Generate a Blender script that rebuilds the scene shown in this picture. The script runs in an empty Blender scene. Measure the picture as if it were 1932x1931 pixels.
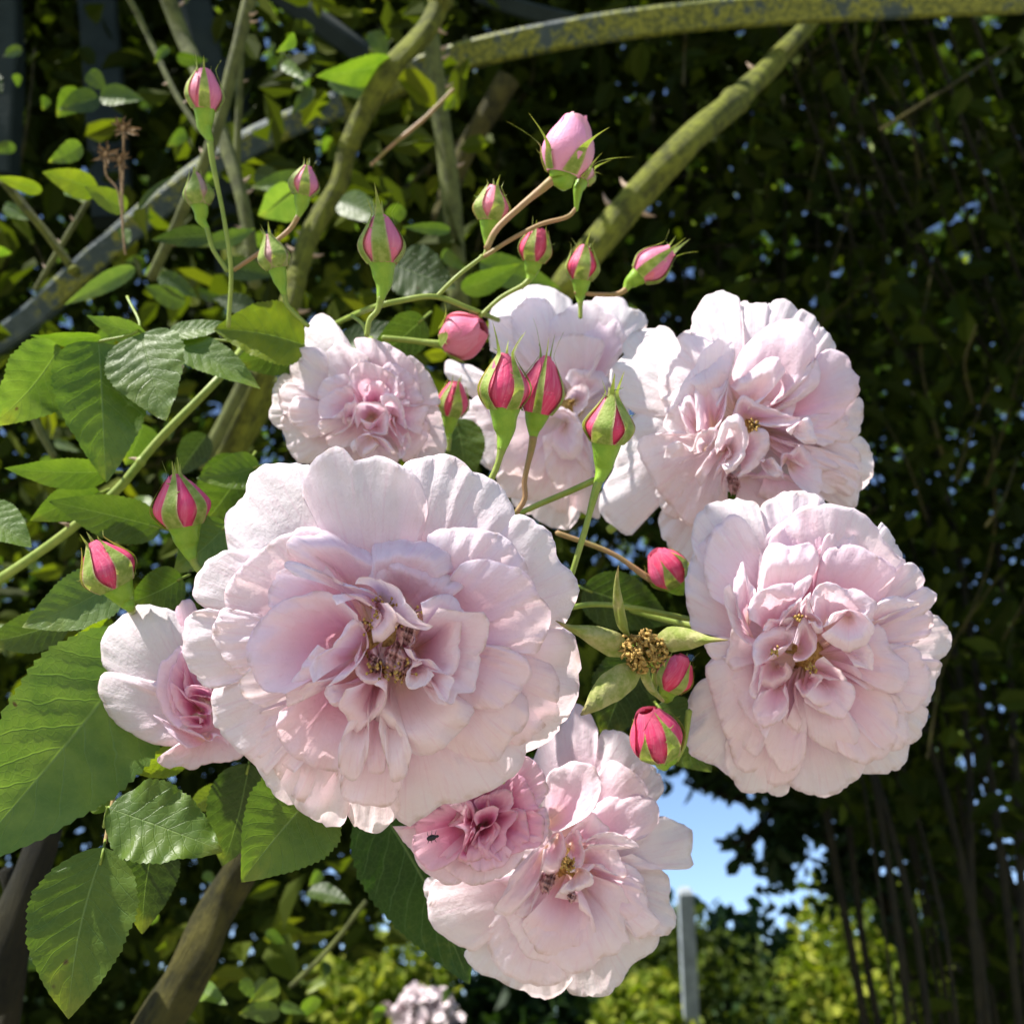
import bpy, math, random
import numpy as np
from mathutils import Vector, Matrix

sc = bpy.context.scene
col = sc.collection
R_ = math.radians
random.seed(7)
rng = np.random.default_rng(7)

# ------------------------------------------------------------------ camera
FOV = R_(55.0)
PITCH = R_(30.0)
CAM = np.array([0.0, 0.0, 1.5])
cd = bpy.data.cameras.new('camera')
cam = bpy.data.objects.new('camera', cd)
col.objects.link(cam)
cam.location = CAM
cam.rotation_euler = (math.pi / 2 + PITCH, 0, 0)
cd.sensor_width = 36.0
cd.lens = 18.0 / math.tan(FOV / 2)
cd.clip_start = 0.01
cd.clip_end = 2000.0
cd.dof.use_dof = True
cd.dof.focus_distance = 0.215
cd.dof.aperture_fstop = 22.0
sc.camera = cam
TF = math.tan(FOV / 2)
FW = np.array([0.0, math.cos(PITCH), math.sin(PITCH)])
UP = np.array([0.0, -math.sin(PITCH), math.cos(PITCH)])
RT = np.array([1.0, 0.0, 0.0])

# ------------------------------------------------------------------ light
SUN = -0.50 * RT + 0.80 * UP + 0.04 * FW            # towards the sun
SUN = SUN / np.linalg.norm(SUN)
w = bpy.data.worlds.new('World')
sc.world = w
w.use_nodes = True
wn = w.node_tree
sky = wn.nodes.new('ShaderNodeTexSky')
sky.sky_type = 'NISHITA'
sky.sun_disc = False
sky.sun_elevation = math.asin(SUN[2])
sky.sun_rotation = math.atan2(SUN[0], SUN[1])
sky.air_density = 0.7
sky.dust_density = 0.2
sky.ozone_density = 2.0
bg = wn.nodes['Background']
bg.inputs['Strength'].default_value = 0.11
wn.links.new(sky.outputs[0], bg.inputs['Color'])
ld = bpy.data.lights.new('sun', 'SUN')
ld.energy = 5.0
ld.angle = R_(0.5)
ld.color = (1.0, 0.95, 0.88)
sun = bpy.data.objects.new('sun', ld)
col.objects.link(sun)
sun.rotation_euler = Vector(SUN).to_track_quat('Z', 'Y').to_euler()
sc.view_settings.view_transform = 'Standard'
sc.view_settings.look = 'None'
sc.view_settings.gamma = 1.0
sc.view_settings.exposure = 1.12
sc.render.engine = 'CYCLES'
sc.cycles.use_denoising = True
sc.cycles.max_bounces = 8
sc.cycles.diffuse_bounces = 5
sc.cycles.transmission_bounces = 5
sc.cycles.caustics_reflective = False
sc.cycles.caustics_refractive = False

# ------------------------------------------------------------------ helpers
U = 1932.0                                           # the units positions were measured in


def P(x, y, d):
    """World point seen at (x, y) of the photograph, d metres along the view axis."""
    x = np.asarray(x, float); y = np.asarray(y, float); d = np.asarray(d, float)
    a = (x / U - 0.5) * 2 * TF * d
    b = (0.5 - y / U) * 2 * TF * d
    return CAM + a[..., None] * RT + b[..., None] * UP + d[..., None] * FW


def px(n, d):
    return n / U * 2 * TF * d


def tag(o, label=None, cat=None, group=None, kind=None):
    if label: o['label'] = label
    if cat: o['category'] = cat
    if group: o['group'] = group
    if kind: o['kind'] = kind
    return o


def empty(name, loc, label, cat, group=None):
    o = bpy.data.objects.new(name, None)
    col.objects.link(o)
    o.empty_display_size = 0.01
    o.location = [float(c) for c in loc]
    return tag(o, label, cat, group)


def mesh(name, verts, faces, mat, parent=None, uv=None, smooth=True, color=None):
    """One mesh object; world-space verts are made local to the parent."""
    verts = np.asarray(verts, float).reshape(-1, 3)
    off = np.zeros(3)
    root = parent
    while root is not None:
        off = off + np.array(root.location)
        root = root.parent
    if parent is None:
        off = verts.mean(0)
    loc = verts - off
    if parent is not None:
        c = loc.mean(0); loc = loc - c
    me = bpy.data.meshes.new(name)
    fa = np.asarray(faces)
    nf, k = fa.shape
    me.vertices.add(len(loc)); me.vertices.foreach_set('co', loc.astype(np.float32).ravel())
    me.loops.add(nf * k); me.loops.foreach_set('vertex_index', fa.astype(np.int32).ravel())
    me.polygons.add(nf)
    me.polygons.foreach_set('loop_start', np.arange(0, nf * k, k, dtype=np.int32))
    me.polygons.foreach_set('loop_total', np.full(nf, k, dtype=np.int32))
    me.polygons.foreach_set('use_smooth', np.full(nf, bool(smooth)))
    if uv is not None:
        l = me.uv_layers.new(name='UVMap')
        l.data.foreach_set('uv', np.asarray(uv, np.float32).reshape(-1, 2)[fa.ravel()].ravel())
    me.update(calc_edges=True)
    me.validate()
    me.materials.append(mat)
    o = bpy.data.objects.new(name, me)
    col.objects.link(o)
    if parent is not None:
        o.parent = parent
        o.location = [float(v) for v in c]
    else:
        o.location = [float(v) for v in off]
    if color is not None:
        o.color = color
    return o


_gf = {}


def grid_faces(nr, nc, wrap=False):
    k = (nr, nc, wrap)
    if k not in _gf:
        i, j = np.meshgrid(np.arange(nr - 1), np.arange(nc if wrap else nc - 1), indexing='ij')
        j2 = (j + 1) % nc
        _gf[k] = np.stack([i * nc + j, i * nc + j2, (i + 1) * nc + j2, (i + 1) * nc + j], -1).reshape(-1, 4)
    return _gf[k]


def spline(p, n, closed=False):
    """Catmull-Rom through p, n samples even along the length."""
    p = np.asarray(p, float)
    q = np.vstack([2 * p[0] - p[1], p, 2 * p[-1] - p[-2]])
    out = []
    for i in range(len(p) - 1):
        t = np.linspace(0, 1, 12, endpoint=False)[:, None]
        a, b, c, d = q[i], q[i + 1], q[i + 2], q[i + 3]
        out.append(0.5 * (2 * b + (c - a) * t + (2 * a - 5 * b + 4 * c - d) * t ** 2 + (3 * b - a - 3 * c + d) * t ** 3))
    out.append(p[-1:])
    s = np.vstack(out)
    L = np.concatenate([[0], np.cumsum(np.linalg.norm(np.diff(s, axis=0), axis=1))])
    t = np.linspace(0, L[-1], n)
    return np.stack([np.interp(t, L, s[:, k]) for k in range(s.shape[1])], -1)


def fnoise(x, seed, k=4):
    """Smooth 1-D noise."""
    r = np.random.default_rng(seed)
    y = np.zeros_like(x)
    for i in range(k):
        y += np.sin(x * (1.3 + 1.9 * i) * r.uniform(0.7, 1.3) + r.uniform(0, 6.28)) / (1 + 0.8 * i)
    return y / 2.0


def unit(v):
    v = np.asarray(v, float)
    return v / (np.linalg.norm(v, axis=-1, keepdims=True) + 1e-12)


def tube_geo(path, radii, n=10, samples=None, rough=0.0, seed=0, flat=None, cap=True):
    path = np.asarray(path, float)
    m = samples or max(8, 5 * len(path))
    c = spline(path, m)
    r = np.interp(np.linspace(0, 1, m), np.linspace(0, 1, len(radii)), radii)
    t = unit(np.gradient(c, axis=0))
    ref = np.array([0.13, 0.31, 0.94]) if abs(t[0] @ np.array([0.13, 0.31, 0.94])) < 0.9 else np.array([1.0, 0, 0])
    a = np.zeros_like(c)
    v = unit(ref - t[0] * (ref @ t[0]))
    for i in range(m):
        v = unit(v - t[i] * (v @ t[i])); a[i] = v
    b = np.cross(t, a)
    th = np.linspace(0, 2 * math.pi, n, endpoint=False)
    rr = np.repeat(r[:, None], n, 1)
    if rough:
        S = np.linspace(0, 1, m)[:, None] * m * 0.55
        r2 = np.random.default_rng(seed)
        f = np.zeros((m, n))
        for k in range(5):
            f += np.sin(S * r2.uniform(0.4, 1.6) + th[None] * r2.integers(1, 4) + r2.uniform(0, 6.28))
        rr = rr * (1 + rough * f / 2.2)
    V = c[:, None] + rr[..., None] * (np.cos(th)[None, :, None] * a[:, None] + np.sin(th)[None, :, None] * b[:, None])
    V = V.reshape(-1, 3)
    F = grid_faces(m, n, True)
    if cap:
        k0 = len(V)
        V = np.vstack([V, c[0] - t[0] * r[0] * 0.4, c[-1] + t[-1] * r[-1] * 0.6])
        j = np.arange(n); j2 = (j + 1) % n
        F = np.vstack([F, np.stack([np.full(n, k0), j2, j, j], -1)[:, [0, 1, 2, 2]],
                       np.stack([np.full(n, k0 + 1), (m - 1) * n + j, (m - 1) * n + j2, (m - 1) * n + j2], -1)])
        F = F.astype(int)
    uvs = np.stack(np.meshgrid(np.linspace(0, 1, m), np.linspace(0, 1, n), indexing='ij'), -1).reshape(-1, 2)
    if cap:
        uvs = np.vstack([uvs, [[0, 0.5], [1, 0.5]]])
    return V, F, uvs


def clean_faces(F):
    """Quads with a repeated corner become triangles listed apart."""
    F = np.asarray(F)
    d = F[:, 2] == F[:, 3]
    q = F[~d]; t = F[d][:, :3]
    return np.vstack([q[:, [0, 1, 2]], q[:, [0, 2, 3]], t])


def tube(name, path, radii, mat, parent=None, **kw):
    V, F, uv = tube_geo(path, radii, **kw)
    return mesh(name, V, clean_faces(F), mat, parent, uv=uv)


class Bag:
    """Collects triangles for one part made of many tiny pieces."""
    def __init__(s): s.v = []; s.f = []; s.u = []; s.n = 0
    def add(s, V, F, uv=None):
        F = np.asarray(F)
        F = clean_faces(F) if F.shape[1] == 4 else F
        s.v.append(V); s.f.append(F + s.n); s.n += len(V)
        s.u.append(uv if uv is not None else np.zeros((len(V), 2)))
    def build(s, name, mat, parent=None, **kw):
        return mesh(name, np.vstack(s.v), np.vstack(s.f), mat, parent, uv=np.vstack(s.u), **kw)


# ------------------------------------------------------------------ materials
class M:
    def __init__(s, name):
        s.m = bpy.data.materials.new(name); s.m.use_nodes = True
        s.t = s.m.node_tree; s.t.nodes.clear()
        s.out = s.n('ShaderNodeOutputMaterial')
    def n(s, typ, **kw):
        nd = s.t.nodes.new(typ)
        for k, v in kw.items(): setattr(nd, k, v)
        return nd
    def put(s, sock, v):
        if v is None: return
        if hasattr(v, 'is_output'): s.t.links.new(v, sock)
        elif isinstance(v, (tuple, list)) and len(v) == 3 and sock.type == 'RGBA': sock.default_value = (*v, 1)
        else: sock.default_value = v
    def math(s, op, a, b=None, c=None, clamp=False):
        nd = s.n('ShaderNodeMath', operation=op, use_clamp=clamp)
        for i, v in enumerate((a, b, c)): s.put(nd.inputs[i], v)
        return nd.outputs[0]
    def mix(s, f, a, b, blend='MIX'):
        nd = s.n('ShaderNodeMix', data_type='RGBA', blend_type=blend)
        s.put(nd.inputs[0], f); s.put(nd.inputs[6], a); s.put(nd.inputs[7], b)
        return nd.outputs[2]
    def step(s, x, lo, hi):
        nd = s.n('ShaderNodeMapRange', interpolation_type='SMOOTHSTEP')
        s.put(nd.inputs[0], x); s.put(nd.inputs[1], lo); s.put(nd.inputs[2], hi)
        return nd.outputs[0]
    def noise(s, vec, scale, detail=3.0, rough=0.55):
        nd = s.n('ShaderNodeTexNoise')
        s.put(nd.inputs['Vector'], vec); s.put(nd.inputs['Scale'], scale)
        s.put(nd.inputs['Detail'], detail); s.put(nd.inputs['Roughness'], rough)
        return nd.outputs[0]
    def obj(s): return s.n('ShaderNodeTexCoord').outputs['Object']
    def gen(s): return s.n('ShaderNodeTexCoord').outputs['Generated']
    def uv(s): return s.n('ShaderNodeTexCoord').outputs['UV']
    def sep(s, v):
        nd = s.n('ShaderNodeSeparateXYZ'); s.put(nd.inputs[0], v); return nd.outputs
    def comb(s, x, y, z=0.0):
        nd = s.n('ShaderNodeCombineXYZ'); s.put(nd.inputs[0], x); s.put(nd.inputs[1], y); s.put(nd.inputs[2], z); return nd.outputs[0]
    def bump(s, h, dist, strength=1.0, normal=None):
        nd = s.n('ShaderNodeBump'); s.put(nd.inputs['Height'], h); s.put(nd.inputs['Distance'], dist); s.put(nd.inputs['Strength'], strength)
        if normal is not None: s.put(nd.inputs['Normal'], normal)
        return nd.outputs[0]
    def pbr(s, c, rough=0.6, spec=0.3, nrm=None, sheen=None):
        nd = s.n('ShaderNodeBsdfPrincipled')
        s.put(nd.inputs['Base Color'], c); s.put(nd.inputs['Roughness'], rough)
        s.put(nd.inputs['Specular IOR Level'], spec); s.put(nd.inputs['Normal'], nrm)
        return nd.outputs[0]
    def trans(s, c, nrm=None):
        nd = s.n('ShaderNodeBsdfTranslucent'); s.put(nd.inputs['Color'], c); s.put(nd.inputs['Normal'], nrm); return nd.outputs[0]
    def mixs(s, f, a, b):
        nd = s.n('ShaderNodeMixShader'); s.put(nd.inputs[0], f); s.put(nd.inputs[1], a); s.put(nd.inputs[2], b); return nd.outputs[0]
    def done(s, sh): s.put(s.out.inputs['Surface'], sh); return s.m


def mat_petal():
    m = M('petal')
    u, v, _ = m.sep(m.uv())
    oi = m.n('ShaderNodeObjectInfo')
    tint, age, _b = m.sep(oi.outputs['Color'])
    ob = m.obj()
    rnd = oi.outputs['Random']
    blot = m.noise(ob, 130.0, 3)
    # pinker low on the petal, paler at the rim, with soft blotches
    low = m.math('SUBTRACT', 1.0, m.step(v, 0.25, 1.0))
    f = m.math('ADD', m.math('MULTIPLY', tint, m.math('ADD', m.math('ADD', 0.24, m.math('MULTIPLY', _b, 0.4)), m.math('MULTIPLY', low, 0.74))),
               m.math('MULTIPLY', m.math('SUBTRACT', blot, 0.5), 0.22))
    ramp = m.n('ShaderNodeValToRGB')
    cr = ramp.color_ramp
    cr.elements[0].position = 0.0; cr.elements[0].color = (0.92, 0.85, 0.875, 1)
    cr.elements[1].position = 1.0; cr.elements[1].color = (0.76, 0.24, 0.44, 1)
    e = cr.elements.new(0.22); e.color = (0.90, 0.715, 0.80, 1)
    e = cr.elements.new(0.55); e.color = (0.87, 0.52, 0.66, 1)
    m.put(ramp.inputs[0], f)
    c = ramp.outputs[0]
    c = m.mix(m.math('MULTIPLY', m.math('SUBTRACT', 1.0, m.step(v, 0.12, 0.42)), 0.55), c, (0.88, 0.76, 0.50))
    c = m.mix(m.math('MULTIPLY', m.math('MULTIPLY', age, m.step(blot, 0.45, 0.75)), 0.6), c, (0.80, 0.70, 0.55))
    # fine lengthwise veins
    vv = m.noise(m.comb(m.math('MULTIPLY', u, 46.0), m.math('MULTIPLY', v, 3.2), rnd), 1.0, 3, 0.6)
    c = m.mix(m.math('MULTIPLY', m.step(vv, 0.50, 0.70), 0.24), c, (0.80, 0.50, 0.62))
    # worn, faintly browned margin in places
    edge = m.math('MULTIPLY', m.step(v, 0.93, 0.99), m.step(m.noise(ob, 210.0, 3), 0.52, 0.66))
    c = m.mix(m.math('MULTIPLY', edge, 0.45), c, (0.62, 0.47, 0.38))
    # small brown flecks
    sp = m.n('ShaderNodeTexVoronoi'); m.put(sp.inputs['Vector'], ob); m.put(sp.inputs['Scale'], 420.0)
    fl = m.math('MULTIPLY', m.math('LESS_THAN', sp.outputs['Distance'], 0.13), m.math('GREATER_THAN', m.noise(ob, 70.0, 1), 0.74))
    c = m.mix(m.math('MULTIPLY', fl, 0.65), c, (0.34, 0.16, 0.12))
    h = m.math('ADD', m.math('MULTIPLY', vv, 0.22), m.math('ADD', m.math('MULTIPLY', m.noise(ob, 420.0, 4, 0.62), 0.75), m.math('MULTIPLY', m.noise(ob, 1500.0, 2), 0.18)))
    nb = m.bump(h, 0.0008, 0.52)
    front = m.pbr(c, 0.52, 0.24, nb)
    tr = m.trans(m.mix(1.0, c, (1.0, 0.93, 0.93), 'MULTIPLY'), nb)
    return m.done(m.mixs(0.42, front, tr))


def mat_bud():
    m = M('bud_petal')
    u, v, _ = m.sep(m.uv())
    oi = m.n('ShaderNodeObjectInfo')
    ob = m.obj()
    vv = m.noise(m.comb(m.math('MULTIPLY', u, 30.0), m.math('MULTIPLY', v, 2.5), oi.outputs['Random']), 1.0, 3)
    c = m.mix(m.math('MULTIPLY', m.step(vv, 0.4, 0.75), 0.3), oi.outputs['Color'], (0.86, 0.42, 0.52))
    c = m.mix(m.math('MULTIPLY', m.step(v, 0.82, 1.0), 0.25), c, (0.80, 0.30, 0.42))
    nb = m.bump(m.math('ADD', vv, m.noise(ob, 900.0, 3)), 0.0003, 0.5)
    return m.done(m.mixs(0.22, m.pbr(c, 0.5, 0.3, nb), m.trans(c, nb)))


def mat_leaf():
    m = M('rose_leaf')
    u, v, _ = m.sep(m.uv())
    oi = m.n('ShaderNodeObjectInfo')
    ob = m.obj()
    au = m.math('ABSOLUTE', m.math('SUBTRACT', m.math('MULTIPLY', u, 2.0), 1.0))
    wob = m.math('MULTIPLY', m.math('SUBTRACT', m.noise(ob, 90.0, 2), 0.5), 0.9)
    q = m.math('ADD', m.math('SUBTRACT', m.math('MULTIPLY', v, 8.5), m.math('MULTIPLY', au, 2.1)), wob)
    tri = m.math('ABSOLUTE', m.math('SUBTRACT', m.math('FRACT', q), 0.5))       # 0 on a vein
    side = m.math('MULTIPLY', m.math('SUBTRACT', 1.0, m.step(tri, 0.0, 0.055)), m.math('SUBTRACT', 1.0, m.step(au, 0.75, 1.0)))
    mid = m.math('SUBTRACT', 1.0, m.step(au, 0.006, 0.032))
    net = m.n('ShaderNodeTexVoronoi', feature='DISTANCE_TO_EDGE')
    m.put(net.inputs['Vector'], ob); m.put(net.inputs['Scale'], 520.0)
    netv = m.math('SUBTRACT', 1.0, m.step(net.outputs['Distance'], 0.0, 0.12))
    base = oi.outputs['Color']
    bl = m.noise(ob, 85.0, 4, 0.6)
    c = m.mix(m.step(bl, 0.3, 0.75), m.mix(1.0, base, (0.72, 0.78, 0.7), 'MULTIPLY'), m.mix(1.0, base, (1.35, 1.2, 1.15), 'MULTIPLY'))
    c = m.mix(m.math('MULTIPLY', netv, 0.10), c, (0.15, 0.22, 0.06))
    c = m.mix(m.math('MULTIPLY', side, 0.30), c, (0.16, 0.25, 0.09))
    c = m.mix(m.math('MULTIPLY', mid, 0.5), c, (0.20, 0.28, 0.10))
    # yellowing towards tip and margin, and a few brown spots
    yel = m.math('MULTIPLY', m.step(m.math('ADD', m.math('MULTIPLY', v, 0.6), m.math('MULTIPLY', bl, 0.9)), 0.98, 1.22), 0.5)
    c = m.mix(yel, c, (0.25, 0.25, 0.03))
    spn = m.noise(ob, 150.0, 1)
    c = m.mix(m.step(spn, 0.79, 0.82), c, (0.07, 0.04, 0.02))
    h = m.math('ADD', m.math('MULTIPLY', side, -0.8), m.math('ADD', m.math('MULTIPLY', mid, -1.0), m.math('ADD', m.math('MULTIPLY', netv, -0.16), m.math('MULTIPLY', m.noise(ob, 200.0, 2), 0.7))))
    nb = m.bump(h, 0.0004, 0.5)
    tr = m.trans(m.mix(1.0, c, (2.1, 2.3, 0.7), 'MULTIPLY'), nb)
    return m.done(m.mixs(0.33, m.pbr(c, 0.45, 0.36, nb), tr))


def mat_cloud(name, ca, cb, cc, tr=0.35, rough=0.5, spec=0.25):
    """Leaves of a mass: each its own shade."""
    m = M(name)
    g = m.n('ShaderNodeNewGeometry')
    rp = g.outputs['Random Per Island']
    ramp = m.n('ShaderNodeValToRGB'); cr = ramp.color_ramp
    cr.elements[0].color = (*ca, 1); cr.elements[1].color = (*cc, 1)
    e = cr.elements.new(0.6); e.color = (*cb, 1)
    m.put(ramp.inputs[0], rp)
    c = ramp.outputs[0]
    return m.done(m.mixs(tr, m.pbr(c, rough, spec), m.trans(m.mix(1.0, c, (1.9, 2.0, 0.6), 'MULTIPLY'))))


def mat_stem(name, ca, cb, scale=60.0, rough=0.55, stretch=0.15, bumpd=0.0006):
    m = M(name)
    ob = m.obj()
    u, v, _ = m.sep(m.uv())
    n1 = m.noise(ob, scale, 4, 0.65)
    n2 = m.noise(m.comb(m.math('MULTIPLY', u, 5.0), m.math('MULTIPLY', v, 26.0 * stretch + 4)), 1.0, 5, 0.75)
    f = m.step(m.math('ADD', m.math('MULTIPLY', n1, 0.6), m.math('MULTIPLY', n2, 0.4)), 0.36, 0.62)
    c = m.mix(f, ca, cb)
    nb = m.bump(m.math('ADD', n1, n2), bumpd, 0.8)
    return m.done(m.pbr(c, rough, 0.3, nb))


def mat_sepal():
    m = M('sepal')
    u, v, _ = m.sep(m.uv())
    ob = m.obj()
    au = m.math('ABSOLUTE', m.math('SUBTRACT', m.math('MULTIPLY', u, 2.0), 1.0))
    c = m.mix(m.step(m.noise(ob, 500.0, 3), 0.35, 0.7), (0.20, 0.30, 0.045), (0.34, 0.43, 0.11))
    c = m.mix(m.math('MULTIPLY', m.step(au, 0.72, 1.0), 0.75), c, (0.46, 0.36, 0.24))
    c = m.mix(m.math('MULTIPLY', m.step(v, 0.72, 1.0), 0.5), c, (0.34, 0.34, 0.08))
    nb = m.bump(m.noise(ob, 1600.0, 3), 0.0003, 0.6)
    return m.done(m.mixs(0.25, m.pbr(c, 0.55, 0.3, nb), m.trans(m.mix(1.0, c, (1.5, 1.5, 0.6), 'MULTIPLY'), nb)))


def mat_beam(name, lo, hi):
    m = M(name)
    ob = m.obj()
    g = m.n('ShaderNodeNewGeometry')
    nz = m.sep(g.outputs['Normal'])[2]
    n1 = m.noise(ob, 14.0, 6, 0.75); n2 = m.noise(ob, 75.0, 6, 0.75); n3 = m.noise(ob, 300.0, 3)
    paint = m.mix(m.step(n2, 0.35, 0.7), (0.026, 0.046, 0.047), (0.055, 0.080, 0.082))
    lich = m.mix(m.step(n3, 0.35, 0.65), (0.060, 0.075, 0.010), (0.20, 0.215, 0.024))
    f = m.step(m.math('ADD', m.math('MULTIPLY', n1, 0.62), m.math('MULTIPLY', n2, 0.42)), lo, hi)
    c = m.mix(f, paint, lich)
    return m.done(m.pbr(c, 0.55, 0.35, m.bump(m.math('ADD', n2, n3), 0.002, 0.6)))


def mat_pale_sepal():
    m = M('withered_sepal')
    u, v, _ = m.sep(m.uv())
    ob = m.obj()
    f = m.step(m.noise(ob, 260.0, 4, 0.65), 0.35, 0.68)
    c = m.mix(f, (0.24, 0.29, 0.06), (0.44, 0.42, 0.18))
    c = m.mix(m.math('MULTIPLY', m.step(v, 0.7, 1.0), 0.5), c, (0.42, 0.26, 0.16))
    nb = m.bump(m.noise(ob, 1500.0, 3), 0.0003, 0.7)
    return m.done(m.mixs(0.25, m.pbr(c, 0.7, 0.2, nb), m.trans(c, nb)))


MP = mat_petal(); MB = mat_bud(); ML = mat_leaf(); MS = mat_sepal(); MBEAM = mat_beam('painted_timber', 0.555, 0.60); MMOSS = mat_beam('mossy_timber', 0.46, 0.53)
MSTEM = mat_stem('green_stem', (0.16, 0.24, 0.03), (0.26, 0.32, 0.06), 160.0, 0.45, 0.1, 0.0002)
MHIP = mat_stem('hip_green', (0.15, 0.30, 0.02), (0.22, 0.36, 0.03), 220.0, 0.42, 0.1, 0.0002)
MRED = mat_stem('reddish_stem', (0.24, 0.20, 0.05), (0.34, 0.20, 0.10), 160.0, 0.5, 0.1, 0.0002)
MCANE = mat_stem('mossy_cane', (0.045, 0.050, 0.006), (0.185, 0.205, 0.018), 85.0, 0.8, 0.8, 0.004)
MGREY = mat_stem('grey_green_cane', (0.050, 0.058, 0.014), (0.125, 0.145, 0.036), 110.0, 0.75, 0.6, 0.0018)
MBARK = mat_stem('brown_bark', (0.018, 0.018, 0.004), (0.085, 0.076, 0.014), 60.0, 0.9, 1.0, 0.006)
MDARK = mat_stem('dark_bark', (0.006, 0.006, 0.003), (0.020, 0.018, 0.007), 40.0, 0.95, 0.6, 0.002)
MPALE = mat_pale_sepal()
MTEAL = mat_stem('dark_teal_paint', (0.005, 0.012, 0.011), (0.012, 0.022, 0.020), 30.0, 0.8, 0.3, 0.001)
MSTAM = mat_stem('dry_stamen', (0.20, 0.10, 0.02), (0.56, 0.38, 0.11), 900.0, 0.75, 0.2, 0.0002)
MDRY = mat_stem('dried_petal', (0.16, 0.10, 0.05), (0.42, 0.30, 0.17), 300.0, 0.8, 0.3, 0.0004)
MWITHER = mat_stem('shrivelled_petal', (0.48, 0.24, 0.25), (0.66, 0.42, 0.42), 260.0, 0.7, 0.3, 0.00015)
MPOST = mat_stem('grey_weathered_post', (0.22, 0.25, 0.27), (0.36, 0.40, 0.43), 14.0, 0.6, 0.4, 0.002)
MTHORN = mat_stem('thorn', (0.30, 0.20, 0.14), (0.40, 0.30, 0.20), 200.0, 0.6, 0.2, 0.0002)
MBLACK = mat_stem('beetle_shell', (0.006, 0.006, 0.008), (0.02, 0.018, 0.02), 900.0, 0.3, 0.2, 0.0001)

# ------------------------------------------------------------------ rose blossoms
def parse(txt):
    out = []
    for line in txt.strip().splitlines():
        line = line.strip()
        if not line: continue
        d = dict(p=[])
        for tok in line.split():
            if '=' in tok:
                k, v = tok.split('=')
                d[k] = tuple(float(a) for a in v.split(',')) if ',' in v else float(v)
            else:
                d['p'].append(tuple(float(a) for a in tok.split(',')))
        out.append(d)
    return out


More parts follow.
